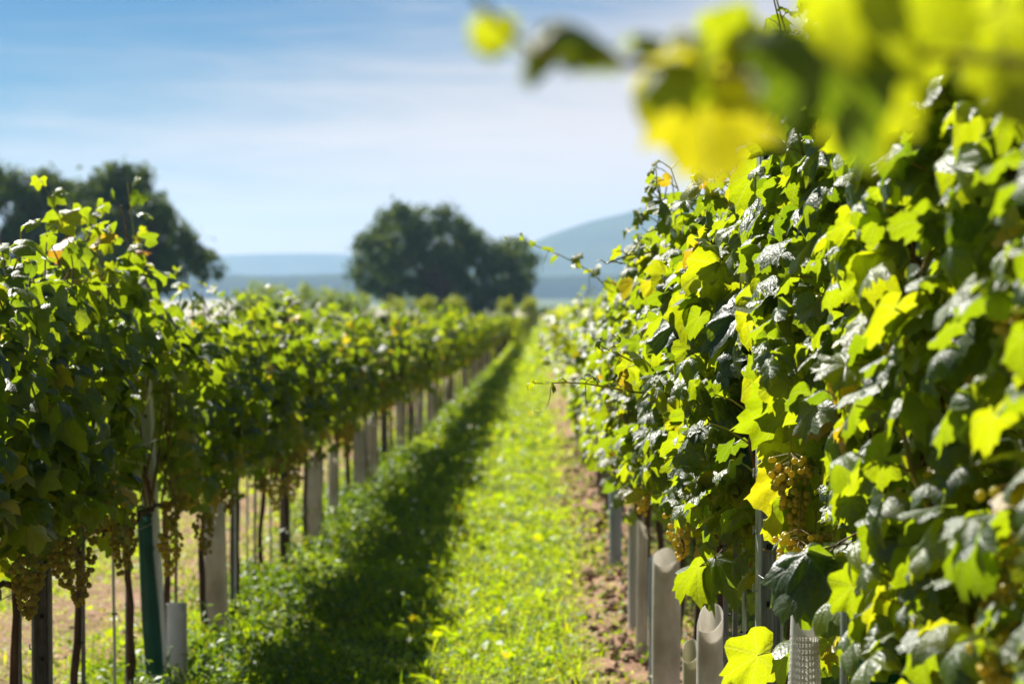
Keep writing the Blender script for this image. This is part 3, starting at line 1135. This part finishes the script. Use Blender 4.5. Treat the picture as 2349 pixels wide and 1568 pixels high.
def pool(n, lod, seed, **kw):
    out = []
    for k in range(n):
        out.append((trunk_mb(seed + 50 + k, 2 if lod == 2 else 1).mesh('trunk', M['trunk']), foliage(seed + k, lod, **kw).mesh('foliage', LEAFM[lod])))
    return out


POOL = {
    'r1': pool(4, 1, 3000, H=1.58, B=0.58, Wd=.27, shoots=12, fill=200, low=55, yellow=.05, leaf=0.108),
    'l1': pool(4, 1, 3100, H=1.38, B=0.63, tmean=.27, Wd=.165, shoots=12, fill=200, low=55, yellow=.07, leaf=0.108),
    'r2': pool(4, 2, 3200, H=1.46, B=0.52, Wd=.27, shoots=10, fill=150, low=45, yellow=.05, leaf=.135),
    'l2': pool(4, 2, 3300, H=1.36, B=0.59, tmean=.27, Wd=.165, shoots=10, fill=150, low=45, yellow=.07, leaf=.135),
}


def row(x, y0, y1, step, near, far, split, group, lab_near, lab_far, counted=()):
    y, k, n = y0, 0, 0
    rng = np.random.default_rng(int(abs(x) * 100))
    proto = {}
    while y < y1:
        key, idx = (near if y < split else far), int(rng.integers(0, 4))
        src = proto.get((key, idx))
        if src is None:
            v = empty('grapevine', (0, 0, 0))
            tm, fm = POOL[key][idx]
            for nm, me in (('trunk', tm), ('foliage', fm)):
                o = bpy.data.objects.new(nm, me)
                COL.objects.link(o)
                o.parent = v
            v['category'] = 'grapevine'
            proto[(key, idx)] = v
        else:
            v = copy_tree(src)
        v.location = (x + rng.normal(0, .015), y, float(gz(y)))
        v.rotation_euler = (0, 0, float(rng.choice([0, math.pi])))
        s = rng.uniform(.95, 1.06)
        v.scale = (s, rng.uniform(.97, 1.05), s)
        v['group'] = group
        v['label'] = counted[k] if k < len(counted) else (lab_near if y < split else lab_far)
        y += step * rng.uniform(.97, 1.03)
        k += 1


row(RX, 9.45, 95, .92, 'r1', 'r2', 24, GRP_R,
    'blurred leafy grapevine in the middle stretch of the right row, past the pale blue tube',
    'small soft-focus grapevine where the right row narrows towards the end of the path')
row(LX, 14.2, 95, .92, 'l1', 'l2', 24, GRP_L,
    'blurred leafy grapevine in the middle stretch of the left row, past the beige sleeves',
    'small soft-focus grapevine where the left row narrows towards the end of the path')
row(L2X, 24, 95, .95, 'l1', 'l2', 24, GRP_2,
    'soft-focus grapevine of the second row, only its top showing over the left row',
    'soft-focus grapevine of the second row, only its top showing over the left row')

# beyond about 300 vines the rows go on as one mass
mb = MB()
rng = np.random.default_rng(77)
pos, nrm, tip, siz = [], [], [], []
for x in (RX, LX, L2X):
    for y in np.arange(95.3, 265, .035):
        side = rng.choice([-1, 1])
        pos.append([x + side * rng.uniform(.05, .28), y, float(gz(y)) + rng.uniform(.4, 1.42)])
        nrm.append([side * .6, rng.normal(0, .5), .5 + rng.normal(0, .4)])
        tip.append([rng.normal(0, .4), rng.normal(0, .4), -1])
        siz.append(rng.uniform(.25, .4))
put_leaves(mb, pos, nrm, tip, siz, tints(rng, len(pos), None, .05), 2, rng, 0)
tag(mb.build('distant_vines', LEAFM[2]), 'far ends of the vine rows running together beneath the round tree', 'vines', kind='stuff')

# ------------------------------------------------------------------ posts, stakes, sleeves, wires


def steel_post_mb(h=2.0, w=.056, d=.034, seed=0):
    """ribbed open channel post with punched hooks up one edge"""
    mb = MB()
    prof = [(-.5, .0), (-.5, -.9), (-.40, -1.0), (-.34, -.9), (-.30, -.45), (-.22, -.30), (-.14, -.42), (-.06, -.30), (.02, -.42), (.10, -.30),
            (.18, -.42), (.26, -.30), (.32, -.45), (.38, -.9), (.44, -1.0), (.5, -.9), (.5, 0.0), (.46, 0.0), (.46, -.8), (.42, -.8), (.36, -.3),
            (.28, -.18), (-.24, -.18), (-.32, -.3), (-.42, -.8), (-.46, -.8), (-.46, 0.0)]
    P = np.array(prof) * [w, d]
    n = len(P)
    zs = np.array([-.05, h])
    V = np.vstack([np.column_stack([P, np.full(n, z)]) for z in zs])
    F = [[a, (a + 1) % n, n + (a + 1) % n, n + a] for a in range(n)]
    mb.add(V, F, 0, smooth=False)
    for z in np.arange(.25, h - .1, .125):
        mb.box((.0, -.38 * d - .002, z), (.009, .004, .012), 1)
        mb.box((-.5 * w - .004, -.5 * d, z + .03), (.008, .006, .004), 0)
        mb.box((-.5 * w - .0075, -.5 * d, z + .037), (.003, .006, .018), 0)
    return mb


def place(o, x, y, dz=0.0, rz=0.0, tilt=(0, 0)):
    o.location = (x, y, float(gz(y)) + dz)
    o.rotation_euler = (tilt[0], tilt[1], rz)
    return o


GP = 'trellis posts of the rows'
post_me = steel_post_mb(1.97).mesh('steel_post', [M['steel'], M['dark']])
post_pale = steel_post_mb(1.62).mesh('steel_post', [M['steel_pale'], M['dark']])
post_dark = steel_post_mb(1.5).mesh('steel_post', [M['steel_dark'], M['dark']])


def post(me, x, y, label, rz=0, tilt=(0, 0)):
    o = bpy.data.objects.new('steel_post', me)
    COL.objects.link(o)
    place(o, x, y, 0, rz, tilt)
    return tag(o, label, 'post', GP)


post(post_me, .50, 4.33, 'tall ribbed galvanised steel post in sharp focus among the right row leaves', R(6))
post(post_me, .60, 1.95, 'steel post hidden behind the blurred leaves at the right edge of the view')
post(post_dark, rowx(1345, .5) * 0 + .46, 19.6, 'dark steel post beside the pale flat stake far along the right row')
post(post_pale, -1.425, rowx(352, -1.45), 'pale grey steel post leaning over beside the green net sleeve', R(-10), (R(1), R(-2.6)))
post(post_dark, -1.45, rowx(90, -1.45), 'dark grey steel post at the left edge, with a vine trunk tied in front', R(4))
post(post_dark, -1.45, rowx(652, -1.45), 'dark grey steel post between the thin stakes and the wide sunlit sleeve')
for px, lab in ((880, 'dark post just past the row of beige sleeves in the left row'), (940, 'dark post farther along the left row, before the cluster of pale stakes')):
    post(post_dark, -1.45, rowx(px, -1.45), lab)
first = None
for y in list(np.arange(28, 95, 5.0)):
    for x in (RX, LX):
        o = post(post_dark, x, y, 'small dark post between the vines where the rows narrow with distance')
        o['group'] = 'posts along the far part of the rows'

# plastic guard at the foot of the leaning post
def guard():
    mb = MB()
    w, d, h = .075, .05, .30
    P = []
    n = 20
    for k in range(n):
        a = 2 * math.pi * k / n
        P.append((w / 2 * np.sign(math.cos(a)) * abs(math.cos(a)) ** .4, d / 2 * np.sign(math.sin(a)) * abs(math.sin(a)) ** .4))
    for sc in (1.0, .94):
        V = np.vstack([np.column_stack([np.array(P) * sc, np.full(n, z)]) for z in (0, h * .5, h)])
        F = [[r * n + a, r * n + (a + 1) % n, (r + 1) * n + (a + 1) % n, (r + 1) * n + a] for r in range(2) for a in range(n)]
        mb.add(V, F, 0)
    V = np.vstack([np.column_stack([np.array(P) * sc, np.full(n, h)]) for sc in (1.0, .94)])
    mb.add(V, [[a, (a + 1) % n, n + (a + 1) % n, n + a] for a in range(n)], 0)
    return mb


o = guard().build('post_guard', sleeve_mat('grey_guard', (.36, .37, .36), (.50, .51, .50), .25))
place(o, -1.385, rowx(368, -1.45) - .06, .10)
tag(o, 'pale plastic box guard around the foot of the leaning grey post', 'post guard')

# thin training stakes
def stake_mb(seed, h=1.0, r=.006, clips=True):
    rng = np.random.default_rng(seed)
    mb = MB()
    z = np.linspace(-.03, h, 6)
    P = np.stack([np.cumsum(rng.normal(0, .002, 6)), np.cumsum(rng.normal(0, .002, 6)), z], -1)
    mb.tube(P, r * (1 + rng.uniform(-.06, .06, 6)), 6, 0)
    if clips:
        for q in (.22, .48, .7):
            th = np.linspace(0, 5.6, 9)
            mb.tube(np.stack([np.cos(th) * r * 1.9, np.sin(th) * r * 1.9 - r, np.full(9, q * h)], -1), .002, 4, 1)
    return mb


stk_metal = stake_mb(1, 1.05, .0055).mesh('vine_stake', [M['steel'], M['dark']])
stk_dark = stake_mb(2, 1.0, .007).mesh('vine_stake', [M['steel_dark'], M['dark']])
stk_wood = stake_mb(3, 1.0, .017, True).mesh('vine_stake', [M['wood'], M['dark']])
GS = 'thin training stakes beside the vines'


def stake(me, x, y, label, tilt=0.0, mat=None):
    o = bpy.data.objects.new('vine_stake', me)
    COL.objects.link(o)
    place(o, x, y, 0, random.uniform(0, 6), (0, tilt))
    return tag(o, label, 'stake', GS)


for px, me, lab in (
        (15, stk_dark, 'thin dark stake at the very left edge of the view'),
        (165, stk_dark, 'thin dark stake right of the near dark post in the left row'),
        (236, stk_metal, 'thin grey stake behind the crooked trunk, left of the green net sleeve'),
        (290, stk_dark, 'straight dark stake just left of the green net sleeve'),
        (408, stk_dark, 'thin dark stake between the leaning pale post and the first beige sleeve'),
        (521, stk_metal, 'thin grey stake touching the left side of the dark wooden stake'),
        (537, stk_wood, 'thick dark wooden stake right of the first beige sleeve'),
        (574, stk_metal, 'thin stake standing first right of the dark wooden stake'),
        (590, stk_dark, 'middle one of three thin stakes between wooden stake and steel post'),
        (618, stk_metal, 'thin stake nearest the dark steel post, on its left'),
        (785, stk_dark, 'thin stake between the narrow pale sleeve and the farther beige ones')):
    stake(me, LX + random.uniform(-.02, .03), rowx(px, LX), lab)
for px, me, lab in (
        (1555, stk_metal, 'thin clipped stake between the beige sleeve and the short cream tube'),
        (1664, stk_dark, 'dark stake just right of the tall beige sleeve in the right row'),
        (1692, stk_dark, 'dark stake between the tall beige sleeve and the ribbed steel post'),
        (1710, stk_metal, 'thin metal stake close to the left edge of the ribbed steel post'),
        (1936, stk_metal, 'thin metal stake between the perforated white sleeve and the green net'),
        (1378, stk_wood, 'dark stake far along the right row, left of the pale blue tube'),
        (1392, stk_wood, 'second dark stake far along the right row, next to the pale blue tube')):
    stake(me, RX - .02, rowx(px, RX - .02), lab)
k = 0
for y in np.arange(15, 28, .92):
    for x in (RX, LX):
        k += 1
        if k % 2:
            continue
        o = stake(stk_dark, x + .03, y + .3, 'thin dark stake in the middle stretch of a row, one of many alike')
        o['group'] = 'stakes along the middle part of the rows'

# protective sleeves
def sleeve_mb(seed, h=.6, r0=.06, r1=.05, flat=.75, wave=.12, slant=.03, rings=9):
    rng = np.random.default_rng(seed)
    mb = MB()
    n = 28
    th = np.linspace(0, 2 * np.pi, n, endpoint=False)
    ph = rng.uniform(0, 6, 4)
    sh = []
    for inner in (0, 1):
        V = []
        for k in range(rings):
            f = k / (rings - 1)
            r = (r0 + (r1 - r0) * f) * (1 + wave * np.sin(2 * th + ph[0] + 1.4 * f) + wave * .5 * np.sin(3 * th + ph[1] - 2.5 * f) + wave * .5 * math.sin(5 * f + ph[2]))
            r = r - inner * .0025
            z = -.01 + (h + slant * np.cos(th + ph[3])) * f
            V.append(np.column_stack([np.cos(th) * r, np.sin(th) * r * flat, np.broadcast_to(z, (n,))]))
        sh.append(np.vstack(V))
    F = np.array([[k * n + a, k * n + (a + 1) % n, (k + 1) * n + (a + 1) % n, (k + 1) * n + a] for k in range(rings - 1) for a in range(n)])
    mb.add(sh[0], F)
    mb.add(sh[1], F[:, ::-1])
    e = np.vstack([sh[0][-n:], sh[1][-n:]])
    mb.add(e, [[a, (a + 1) % n, n + (a + 1) % n, n + a] for a in range(n)])
    return mb


GSL = 'protective sleeves around the vine feet'


def sleeve(seed, mat, x, y, label, h, r0, r1=None, rz=0.0, name='vine_sleeve', tilt=(0, 0), **kw):
    o = sleeve_mb(seed, h, r0, r1 if r1 else r0 * .85, **kw).build(name, M[mat])
    place(o, x, y, 0, rz, tilt)
    return tag(o, label, 'sleeve', GSL)


for sd, px, mat, h, r0, r1, lab in (
        (1, 473, 'sleeve_beige', .66, .058, .05, 'wide beige sleeve nearest the camera in the left row'),
        (2, 708, 'sleeve_beige', .62, .062, .055, 'wide beige sleeve with a bright sunlit edge right of the dark steel post'),
        (3, 752, 'sleeve_beige', .60, .040, .036, 'narrow pale sleeve just right of the wide sunlit one'),
        (4, 815, 'sleeve_beige', .60, .042, .04, 'beige sleeve third from the dark steel post in the left row'),
        (5, 845, 'sleeve_beige', .62, .055, .05, 'broad beige sleeve left of the dark post farther along the left row'),
        (6, 912, 'sleeve_beige', .60, .045, .04, 'beige sleeve between the two dark posts farther along the left row'),
        (7, 958, 'sleeve_white', .62, .05, .045, 'whitish sleeve just past the second far dark post of the left row'),
        (8, 985, 'sleeve_beige', .60, .05, .045, 'beige sleeve behind the whitish one in the left row')):
    sleeve(sd, mat, LX + .03, rowx(px, LX), lab, h, r0, r1, rz=sd * .7)
for sd, px, mat, h, r0, r1, lab in (
        (11, 1630, 'sleeve_beige', .72, .054, .046, 'tall stained beige sleeve left of the ribbed steel post'),
        (12, 1585, 'sleeve_cream', .52, .030, .033, 'short cream tube with an open top beside the tall beige sleeve'),
        (13, 1528, 'sleeve_beige', .66, .052, .045, 'beige sleeve with a bright left edge, left of the cream tube'),
        (14, 1500, 'sleeve_blue', .55, .022, .020, 'narrow pale blue tube hugging the bright-edged beige sleeve'),
        (15, 1474, 'sleeve_beige', .60, .030, .028, 'thin beige sleeve behind the white one in the right row'),
        (16, 1455, 'sleeve_white', .58, .036, .030, 'white sleeve left of the thin beige one in the right row'),
        (17, 1412, 'sleeve_blue', .60, .040, .036, 'pale blue tube standing on the bare soil farther along the right row'),
        (18, 1330, 'sleeve_white', .75, .024, .022, 'pale flat stake-like sleeve far along the right row beside a dark post')):
    X = RX - .07
    sleeve(sd, mat, X, rowx(px, X), lab, h, r0, r1, rz=sd * .7)
# perforated white sleeve, narrow at the top
o = sleeve_mb(20, .60, .050, .026, flat=.9, wave=.03, slant=.01, rings=14).build('vine_sleeve', M['perforated'])
place(o, .50, rowx(1848, .50), .34)
tag(o, 'white perforated plastic sleeve, narrow at its top, at the foot of the right row', 'sleeve', GSL)
sleeve(21, 'net', .545, 3.1, 'dark green net sleeve half hidden by leaves low in the right row', 1.0, .045, .05, wave=.12)
o = sleeve(22, 'net', LX + .02, rowx(334, LX), 'dark green net sleeve hanging loose left of the leaning pale post', .60, .026, .032, wave=.22, tilt=(0, R(-3)))
o.location.z += .18
k = 0
for y in np.arange(23.5, 60, 2.3):
    for x in (RX - .04, LX + .03):
        k += 1
        if k % 3 == 0:
            continue
        if k < 3:
            src = sleeve_mb(30, .55, .045, .04).mesh('vine_sleeve', M['sleeve_beige'])
        o = bpy.data.objects.new('vine_sleeve', src)
        COL.objects.link(o)
        place(o, x, float(y), 0, k)
        tag(o, 'small beige sleeve where the rows narrow with distance, one of many alike', 'sleeve', 'sleeves along the far part of the rows')

# trellis wires
rng = np.random.default_rng(8)
for x, y0, y1, zz, nm in ((RX + .05, .3, 95, (.86, 1.18, 1.5, 1.72), 'right'), (LX + .03, 4, 95, (.74, 1.05, 1.36), 'left')):
    for q, z in enumerate(zz):
        y = np.concatenate([np.arange(y0, 12, .5), np.arange(12, y1, 4.0)])
        mb = MB()
        P = np.stack([x + .012 * np.sin(y * .9 + q), y, gz(y) + z + .008 * np.sin(y * 1.3 + q * 2)], -1)
        mb.tube(P, .0014, 5)
        o = mb.build('trellis_wire', M['wire'])
        hgt = ('lowest', 'second from the bottom', 'third from the bottom', 'topmost')[q] if len(zz) == 4 else ('lowest', 'middle', 'topmost')[q]
        tag(o, f'thin steel trellis wire, {hgt} of those running through the {nm} row', 'wire', 'trellis wires of the rows')
# loose wire strut from post to the perforated sleeve
mb = MB()
a, b = at(1742, 1320, 4.28), at(1868, 1388, 3.75)
mb.tube(np.linspace(a, b, 8) + np.array([[0, 0, -.004 * math.sin(k / 7 * 3.14)] for k in range(8)]), .0013, 6)
tag(mb.build('tie_wire', M['wire']), 'short slanting tie wire from the ribbed steel post to the perforated sleeve', 'wire')

# ------------------------------------------------------------------ grass and weeds
def quads(pos, nrm, tip, ln, wd, tint):
    pos, nrm = np.asarray(pos), norm(np.asarray(nrm))
    tip = norm(tip - (tip * nrm).sum(-1, keepdims=True) * nrm)
    sd = np.cross(tip, nrm)
    n = len(pos)
    V = np.stack([pos, pos + tip * ln[:, None] * .5 + sd * wd[:, None] * .5 + nrm * ln[:, None] * .06,
                  pos + tip * ln[:, None] - nrm * ln[:, None] * .1, pos + tip * ln[:, None] * .5 - sd * wd[:, None] * .5 + nrm * ln[:, None] * .06], 1)
    F = np.arange(4 * n).reshape(n, 4)
    return V.reshape(-1, 3), F, np.repeat(tint, 4)


def patch(mb, rng, x0, x1, y0, y1, dens, size, hgt, blade=.35, fun=None, tmean=.55):
    n = int((x1 - x0) * (y1 - y0) * dens)
    x, y = rng.uniform(x0, x1, n), rng.uniform(y0, y1, n)
    # growth varies in clumps and thins on the bare strip under the vines
    cl = .5 + .5 * np.sin(x * 4.1 + 2 * np.sin(y * 1.3)) * np.sin(y * 2.7 + x) + .35 * np.sin(x * 9 + y * 7)
    cov = np.clip(.42 + .75 * cl + .3 * np.sin(x * 2.3 + 1.7 * np.sin(y * .6)) * np.sin(y * 1.1), .05, 1)
    if fun is not None:
        cov = cov * fun(x, y)
    keep = rng.random(n) < cov
    x, y, cl = x[keep], y[keep], cl[keep]
    n = len(x)
    isb = rng.random(n) < blade
    h = hgt * rng.uniform(.1, 1.0, n) * (.6 + .5 * np.clip(cl, 0, 1.2))
    z = gz(y) + relief(x, y) + np.where(isb, 0, h)
    pos = np.stack([x, y, z], -1)
    up = np.array([0, 0, 1.0])
    a = rng.uniform(0, 6.283, n)
    hor = np.stack([np.cos(a), np.sin(a), np.zeros(n)], -1)
    nrm = np.where(isb[:, None], hor + up * .25, up * .8 + rng.normal(0, .45, (n, 3)))
    tip = np.where(isb[:, None], up + rng.normal(0, .35, (n, 3)), hor)
    ln = np.where(isb, hgt * rng.uniform(.7, 1.7, n), size * rng.uniform(.6, 1.4, n))
    wd = np.where(isb, size * .28, size * rng.uniform(.5, .9, n))
    tn = np.clip(rng.normal(tmean, .15, n), 0, .82)
    dry = rng.random(n) < .05
    tn[dry] = rng.uniform(.84, .93, dry.sum())
    V, F, T = quads(pos, nrm, tip, ln, wd, tn)
    mb.add(V, F, 0, tint=T)


def path_cover(x, y):
    soil = np.exp(-((x - .52 + .06 * np.sin(y * .8)) / .31) ** 4)
    next_alley = np.exp(-((x + 2.25 + .2 * np.sin(y * .9)) / .55) ** 2)
    return np.clip(1.0 - .93 * soil - .85 * next_alley, 0, 1)


rng = np.random.default_rng(12)
gm = MB()
patch(gm, rng, -4.2, 2.2, 4.0, 7.6, 700, .022, .035, fun=path_cover)
patch(gm, rng, -3.6, 1.9, 7.6, 13, 4200, .019, .032, fun=path_cover)
patch(gm, rng, -3.8, 1.9, 13, 24, 1700, .027, .038, fun=path_cover)
patch(gm, rng, -5.2, 1.9, 24, 50, 420, .05, .05, fun=path_cover)
patch(gm, rng, -5.2, 1.9, 50, 265, 45, .13, .09)
patch(gm, rng, -3.4, .4, 7.2, 16, 170, .055, .05, .12, path_cover, .5)
patch(gm, rng, -3.4, .4, 7.2, 18, 90, .02, .085, 1.0, path_cover, .62)
patch(gm, rng, -3.4, .4, 16, 30, 60, .075, .06, .12, path_cover, .5)
tag(gm.build('grass', M['grass']), 'short sunlit grass and clover covering the path between the rows', 'grass', kind='stuff')

wm = MB()


def weed_cover(x, y):
    return np.clip(np.exp(-((x + 1.28) / .42) ** 2) * (.55 + .6 * np.sin(y * 1.9 + np.sin(y * .7) * 2)), 0, 1)


for y0, y1, dn, sz, h in ((6, 13, 5200, .026, .13), (13, 24, 2000, .035, .13), (24, 60, 420, .06, .12)):
    patch(wm, rng, -2.1, -.5, y0, y1, dn, sz, h, .12, weed_cover, .42)
    patch(wm, rng, .3, .8, y0, y1, dn * .05, sz, h * .5, .2, None, .45)
# thin upright weed stalks
for k in range(420):
    x, y = rng.normal(-1.3, .25), rng.uniform(6.2, 20)
    h = rng.uniform(.12, .34)
    z0 = float(gz(y))
    P = np.array([[x, y, z0], [x + rng.normal(0, .02), y + rng.normal(0, .02), z0 + h * .5], [x + rng.normal(0, .05), y + rng.normal(0, .05), z0 + h]])
    wm.tube(P, [.0025, .002, .001], 3, 0, tint=.5)
    m = 9
    f = rng.uniform(.2, 1, m)
    pos = P[0] + (P[2] - P[0]) * f[:, None]
    a = rng.uniform(0, 6.28, m)
    hor = np.stack([np.cos(a), np.sin(a), rng.uniform(.1, .7, m)], -1)
    V, F, T = quads(pos, np.tile([0, 0, 1.0], (m, 1)) + rng.normal(0, .4, (m, 3)), hor, rng.uniform(.03, .06, m), rng.uniform(.012, .025, m), np.clip(rng.normal(.45, .2, m), 0, .8))
    wm.add(V, F, 0, tint=T)
tag(wm.build('weeds', M['weed']), 'tangled green weeds growing along the feet of the vines', 'weeds', kind='stuff')

# soil clods on the bare strip
cm = MB()
V, F = ICO[1]
for k in range(1500):
    x, y = rng.normal(.44, .16), rng.uniform(6, 24)
    s = rng.uniform(.006, .028) * (1.6 if rng.random() < .1 else 1)
    cm.add(V * s * rng.uniform(.6, 1.2, 3) * (1 + rng.normal(0, .15, (len(V), 1))) + [x, y, float(gz(y)) + float(relief(x, y)) + s * .2], F, 0, smooth=False)
tag(cm.build('soil_clods', bark('soil_clod', (.14, .08, .05), (.30, .19, .12), 20, 0.95, 1.0)), 'crumbled brown soil lumps on the bare strip under the right row', 'soil', kind='stuff')

# ------------------------------------------------------------------ trees and bushes
def crown(rng, lobes, n, size, tmean=.3, shell=.35):
    mb = MB()
    lobes = list(lobes)
    big = list(lobes)
    for l in big:
        for _ in range(7):
            dd = norm(rng.normal(0, 1, 3))
            rr = l[3] * rng.uniform(.24, .5)
            lobes.append((l[0] + dd[0] * l[3] * .95, l[1] + dd[1] * l[3] * .95, l[2] + dd[2] * l[3] * .9, rr))
    w = np.array([l[3] ** 2 * (.55 if q < len(big) else 1.3) for q, l in enumerate(lobes)], float)
    pick = rng.choice(len(lobes), n, p=w / w.sum())
    lt = rng.normal(0, .13, len(lobes))
    C = np.array([l[:3] for l in lobes])[pick]
    rad = np.array([l[3] for l in lobes])[pick]
    d = norm(rng.normal(0, 1, (n, 3)))
    q = 1 - shell * rng.random(n) ** 1.5
    # sub-clumps: pull points towards a set of twig ends
    pos = C + d * (rad * q)[:, None] * [1, 1, .85]
    k = max(30, n // 30)
    tw = pos[rng.choice(n, k)]
    near = rng.integers(0, k, n)
    use = rng.random(n) < .65
    pos2 = tw[near] + rng.normal(0, size * .9, (n, 3))
    pos = np.where(use[:, None], pos2, pos)
    nrm = d * .9 + np.array([0, 0, .3]) + rng.normal(0, .4, (n, 3))
    tip = np.array([0, 0, -.6]) + rng.normal(0, .6, (n, 3))
    V, F, T = quads(pos, nrm, tip, size * rng.uniform(.6, 1.4, n), size * rng.uniform(.5, .9, n), np.clip(rng.normal(tmean, .1, n) + lt[pick], 0, .8))
    mb.add(V, F, 0, tint=T)
    return mb


def tree(name, label, x, y, lobes, n, size, trunk_r, seed, group=None, cat='tree', mat='tree_leaf', tmean=.3, limbs=7):
    rng = np.random.default_rng(seed)
    z0 = float(gz(y))
    t = empty(name, (x, y, z0))
    tag(t, label, cat, group)
    lob = [(a, b, c, r) for a, b, c, r in lobes]
    top = max(l[2] for l in lob)
    mb = MB()
    hgt = top * .75
    P = np.array([[0, 0, -.3], [.1 * trunk_r, 0, hgt * .25], [.5 * trunk_r, .2, hgt * .6], [0, 0, hgt]])
    mb.tube(P, trunk_r * np.array([1.25, 1, .75, .4]), 9)
    for k in range(min(limbs, len(lob))):
        l = lob[k]
        s = P[1] * .5 + P[2] * .5 + [0, 0, rng.uniform(-.2, .2) * hgt * .3]
        e = np.array(l[:3])
        m = (s + e) / 2 + [0, 0, .1 * hgt]
        mb.tube(np.array([s, m, e]), trunk_r * np.array([.5, .33, .12]), 6)
    mb.build('trunk', M['tree_bark'], t)
    crown(rng, lob, n, size, tmean).build('crown', M[mat], t)
    return t


def lobes_from(px_list, y, depth, rng):
    """lobes given as (pixel x, pixel y, radius px) -> local (x, y, z, r) about the tree's base"""
    cx = np.mean([p[0] for p in px_list])
    bx = (cx - 1235) / FPX * y
    z0 = float(gz(y))
    L = []
    for px, py, r in px_list:
        p = at(px, py, y)
        L.append((p[0] - bx, rng.uniform(-depth, depth), p[2] - z0, r / FPX * y))
    return bx, L


rng = np.random.default_rng(31)
bx, L = lobes_from([(835, 590, 30), (850, 560, 24), (845, 630, 34), (880, 545, 26), (905, 515, 36), (940, 505, 30), (985, 510, 34), (1030, 512, 33), (1070, 535, 30),
                    (1105, 555, 30), (1140, 580, 28), (1172, 568, 30), (1190, 600, 28), (1200, 640, 24), (1195, 675, 26), (920, 560, 42), (985, 560, 46), (1045, 575, 42), (890, 600, 42), (950, 620, 46),
                    (1015, 630, 46), (1080, 620, 44), (1140, 630, 40), (880, 660, 36), (940, 680, 44), (1010, 690, 44), (1080, 680, 44), (1150, 685, 40)], 290, 4.5, rng)
tree('walnut_tree', 'broad round dark walnut tree standing alone at the end of the path', bx, 290, L, 30000, .62, .7, 41)
bx, L = lobes_from([(235, 412, 36), (300, 410, 32), (265, 440, 40), (330, 450, 36), (205, 445, 32), (360, 480, 30), (385, 505, 28), (410, 535, 26), (425, 560, 22), (460, 580, 18),
                    (485, 590, 12), (440, 600, 22), (470, 620, 18), (500, 625, 9), (300, 500, 48), (235, 500, 48), (350, 545, 36), (290, 570, 50), (220, 580, 50), (355, 600, 36), (400, 590, 22),
                    (395, 640, 34), (320, 640, 44), (250, 640, 46)], 200, 3.5, rng)
tree('walnut_tree', 'tall dark tree behind the left row, sky showing through its right side', bx, 200, L, 22000, .50, .6, 42)
bx, L = lobes_from([(10, 425, 36), (50, 420, 32), (90, 430, 32), (130, 425, 26), (120, 455, 34), (165, 445, 28), (-40, 430, 40), (-90, 460, 40), (180, 480, 26), (60, 470, 48), (0, 490, 52),
                    (140, 510, 46), (70, 550, 54), (0, 580, 54), (140, 580, 46), (-70, 540, 54), (60, 630, 54), (-60, 620, 54), (150, 640, 46)], 215, 4.0, rng)
tree('walnut_tree', 'hazy dark tree at the left edge, behind the tall one', bx, 215, L, 22000, .52, .6, 43)

# hedge bushes and young pale trees beyond the rows
for k, (px, top, w, lab, tm) in enumerate((
        (560, 668, 34, 'olive green hedge bush farthest left beyond the vine rows', .45), (640, 656, 40, 'rounded olive bush left of the middle of the far hedge', .5),
        (700, 655, 42, 'largest rounded olive bush in the far hedge', .5), (760, 660, 40, 'olive bush right of the largest one in the far hedge', .5),
        (815, 668, 38, 'olive bush at the left foot of the round tree', .45))):
    y = 160.0
    rng = np.random.default_rng(60 + k)
    bx, L = lobes_from([(px, top + 16, 24), (px - w * .5, top + 24, 22), (px + w * .5, top + 32, 22), (px, top + 50, 34), (px - w * .6, top + 60, 28), (px + w * .6, top + 60, 28)], y, .8, rng)
    tree('bush', lab, bx, y, L, 1800, .22, .08, 70 + k, 'bushes of the far hedge', 'bush', 'bush_leaf', tm, 4)
rng = np.random.default_rng(65)
bx, L = lobes_from([(587, 650, 10), (585, 662, 16), (588, 680, 22), (586, 700, 24)], 170, .3, rng)
tree('conical_tree', 'small pointed olive tree left of the far hedge', bx, 170, L, 900, .2, .08, 66, None, 'tree', 'bush_leaf', .45, 3)
for k, (px, top, lab) in enumerate(((908, 684, 'widest pale green young tree in front of the round tree'), (980, 684, 'pale green young tree in front of the middle of the round tree'),
                                    (1040, 680, 'tallest pale green young tree in front of the round tree'), (1160, 688, 'small pale young tree in front of the right side of the round tree'),
                                    (1212, 688, 'pale young tree nearest the end of the path'))):
    y = 140.0
    rng = np.random.default_rng(80 + k)
    w = 24 if k == 0 else 16
    top -= 8
    bx, L = lobes_from([(px, top + 10, 9), (px - w * .5, top + 24, 12), (px + w * .5, top + 24, 12), (px, top + 32, w * .9), (px, top + 55, w)], y, .4, rng)
    tree('young_tree', lab, bx, y, L, 1100, .17, .05, 90 + k, 'young trees before the round tree', 'tree', 'bush_leaf', .75, 3)
rng = np.random.default_rng(99)
bx, L = lobes_from([(1245, 722, 14), (1262, 724, 14), (1282, 722, 14), (1230, 722, 12), (1300, 722, 14)], 272, .8, rng)
tree('shrub', 'low dark brown shrub across the far end of the grass path', bx, 272, L, 1200, .3, .1, 100, None, 'shrub', 'tree_leaf', .2, 3)
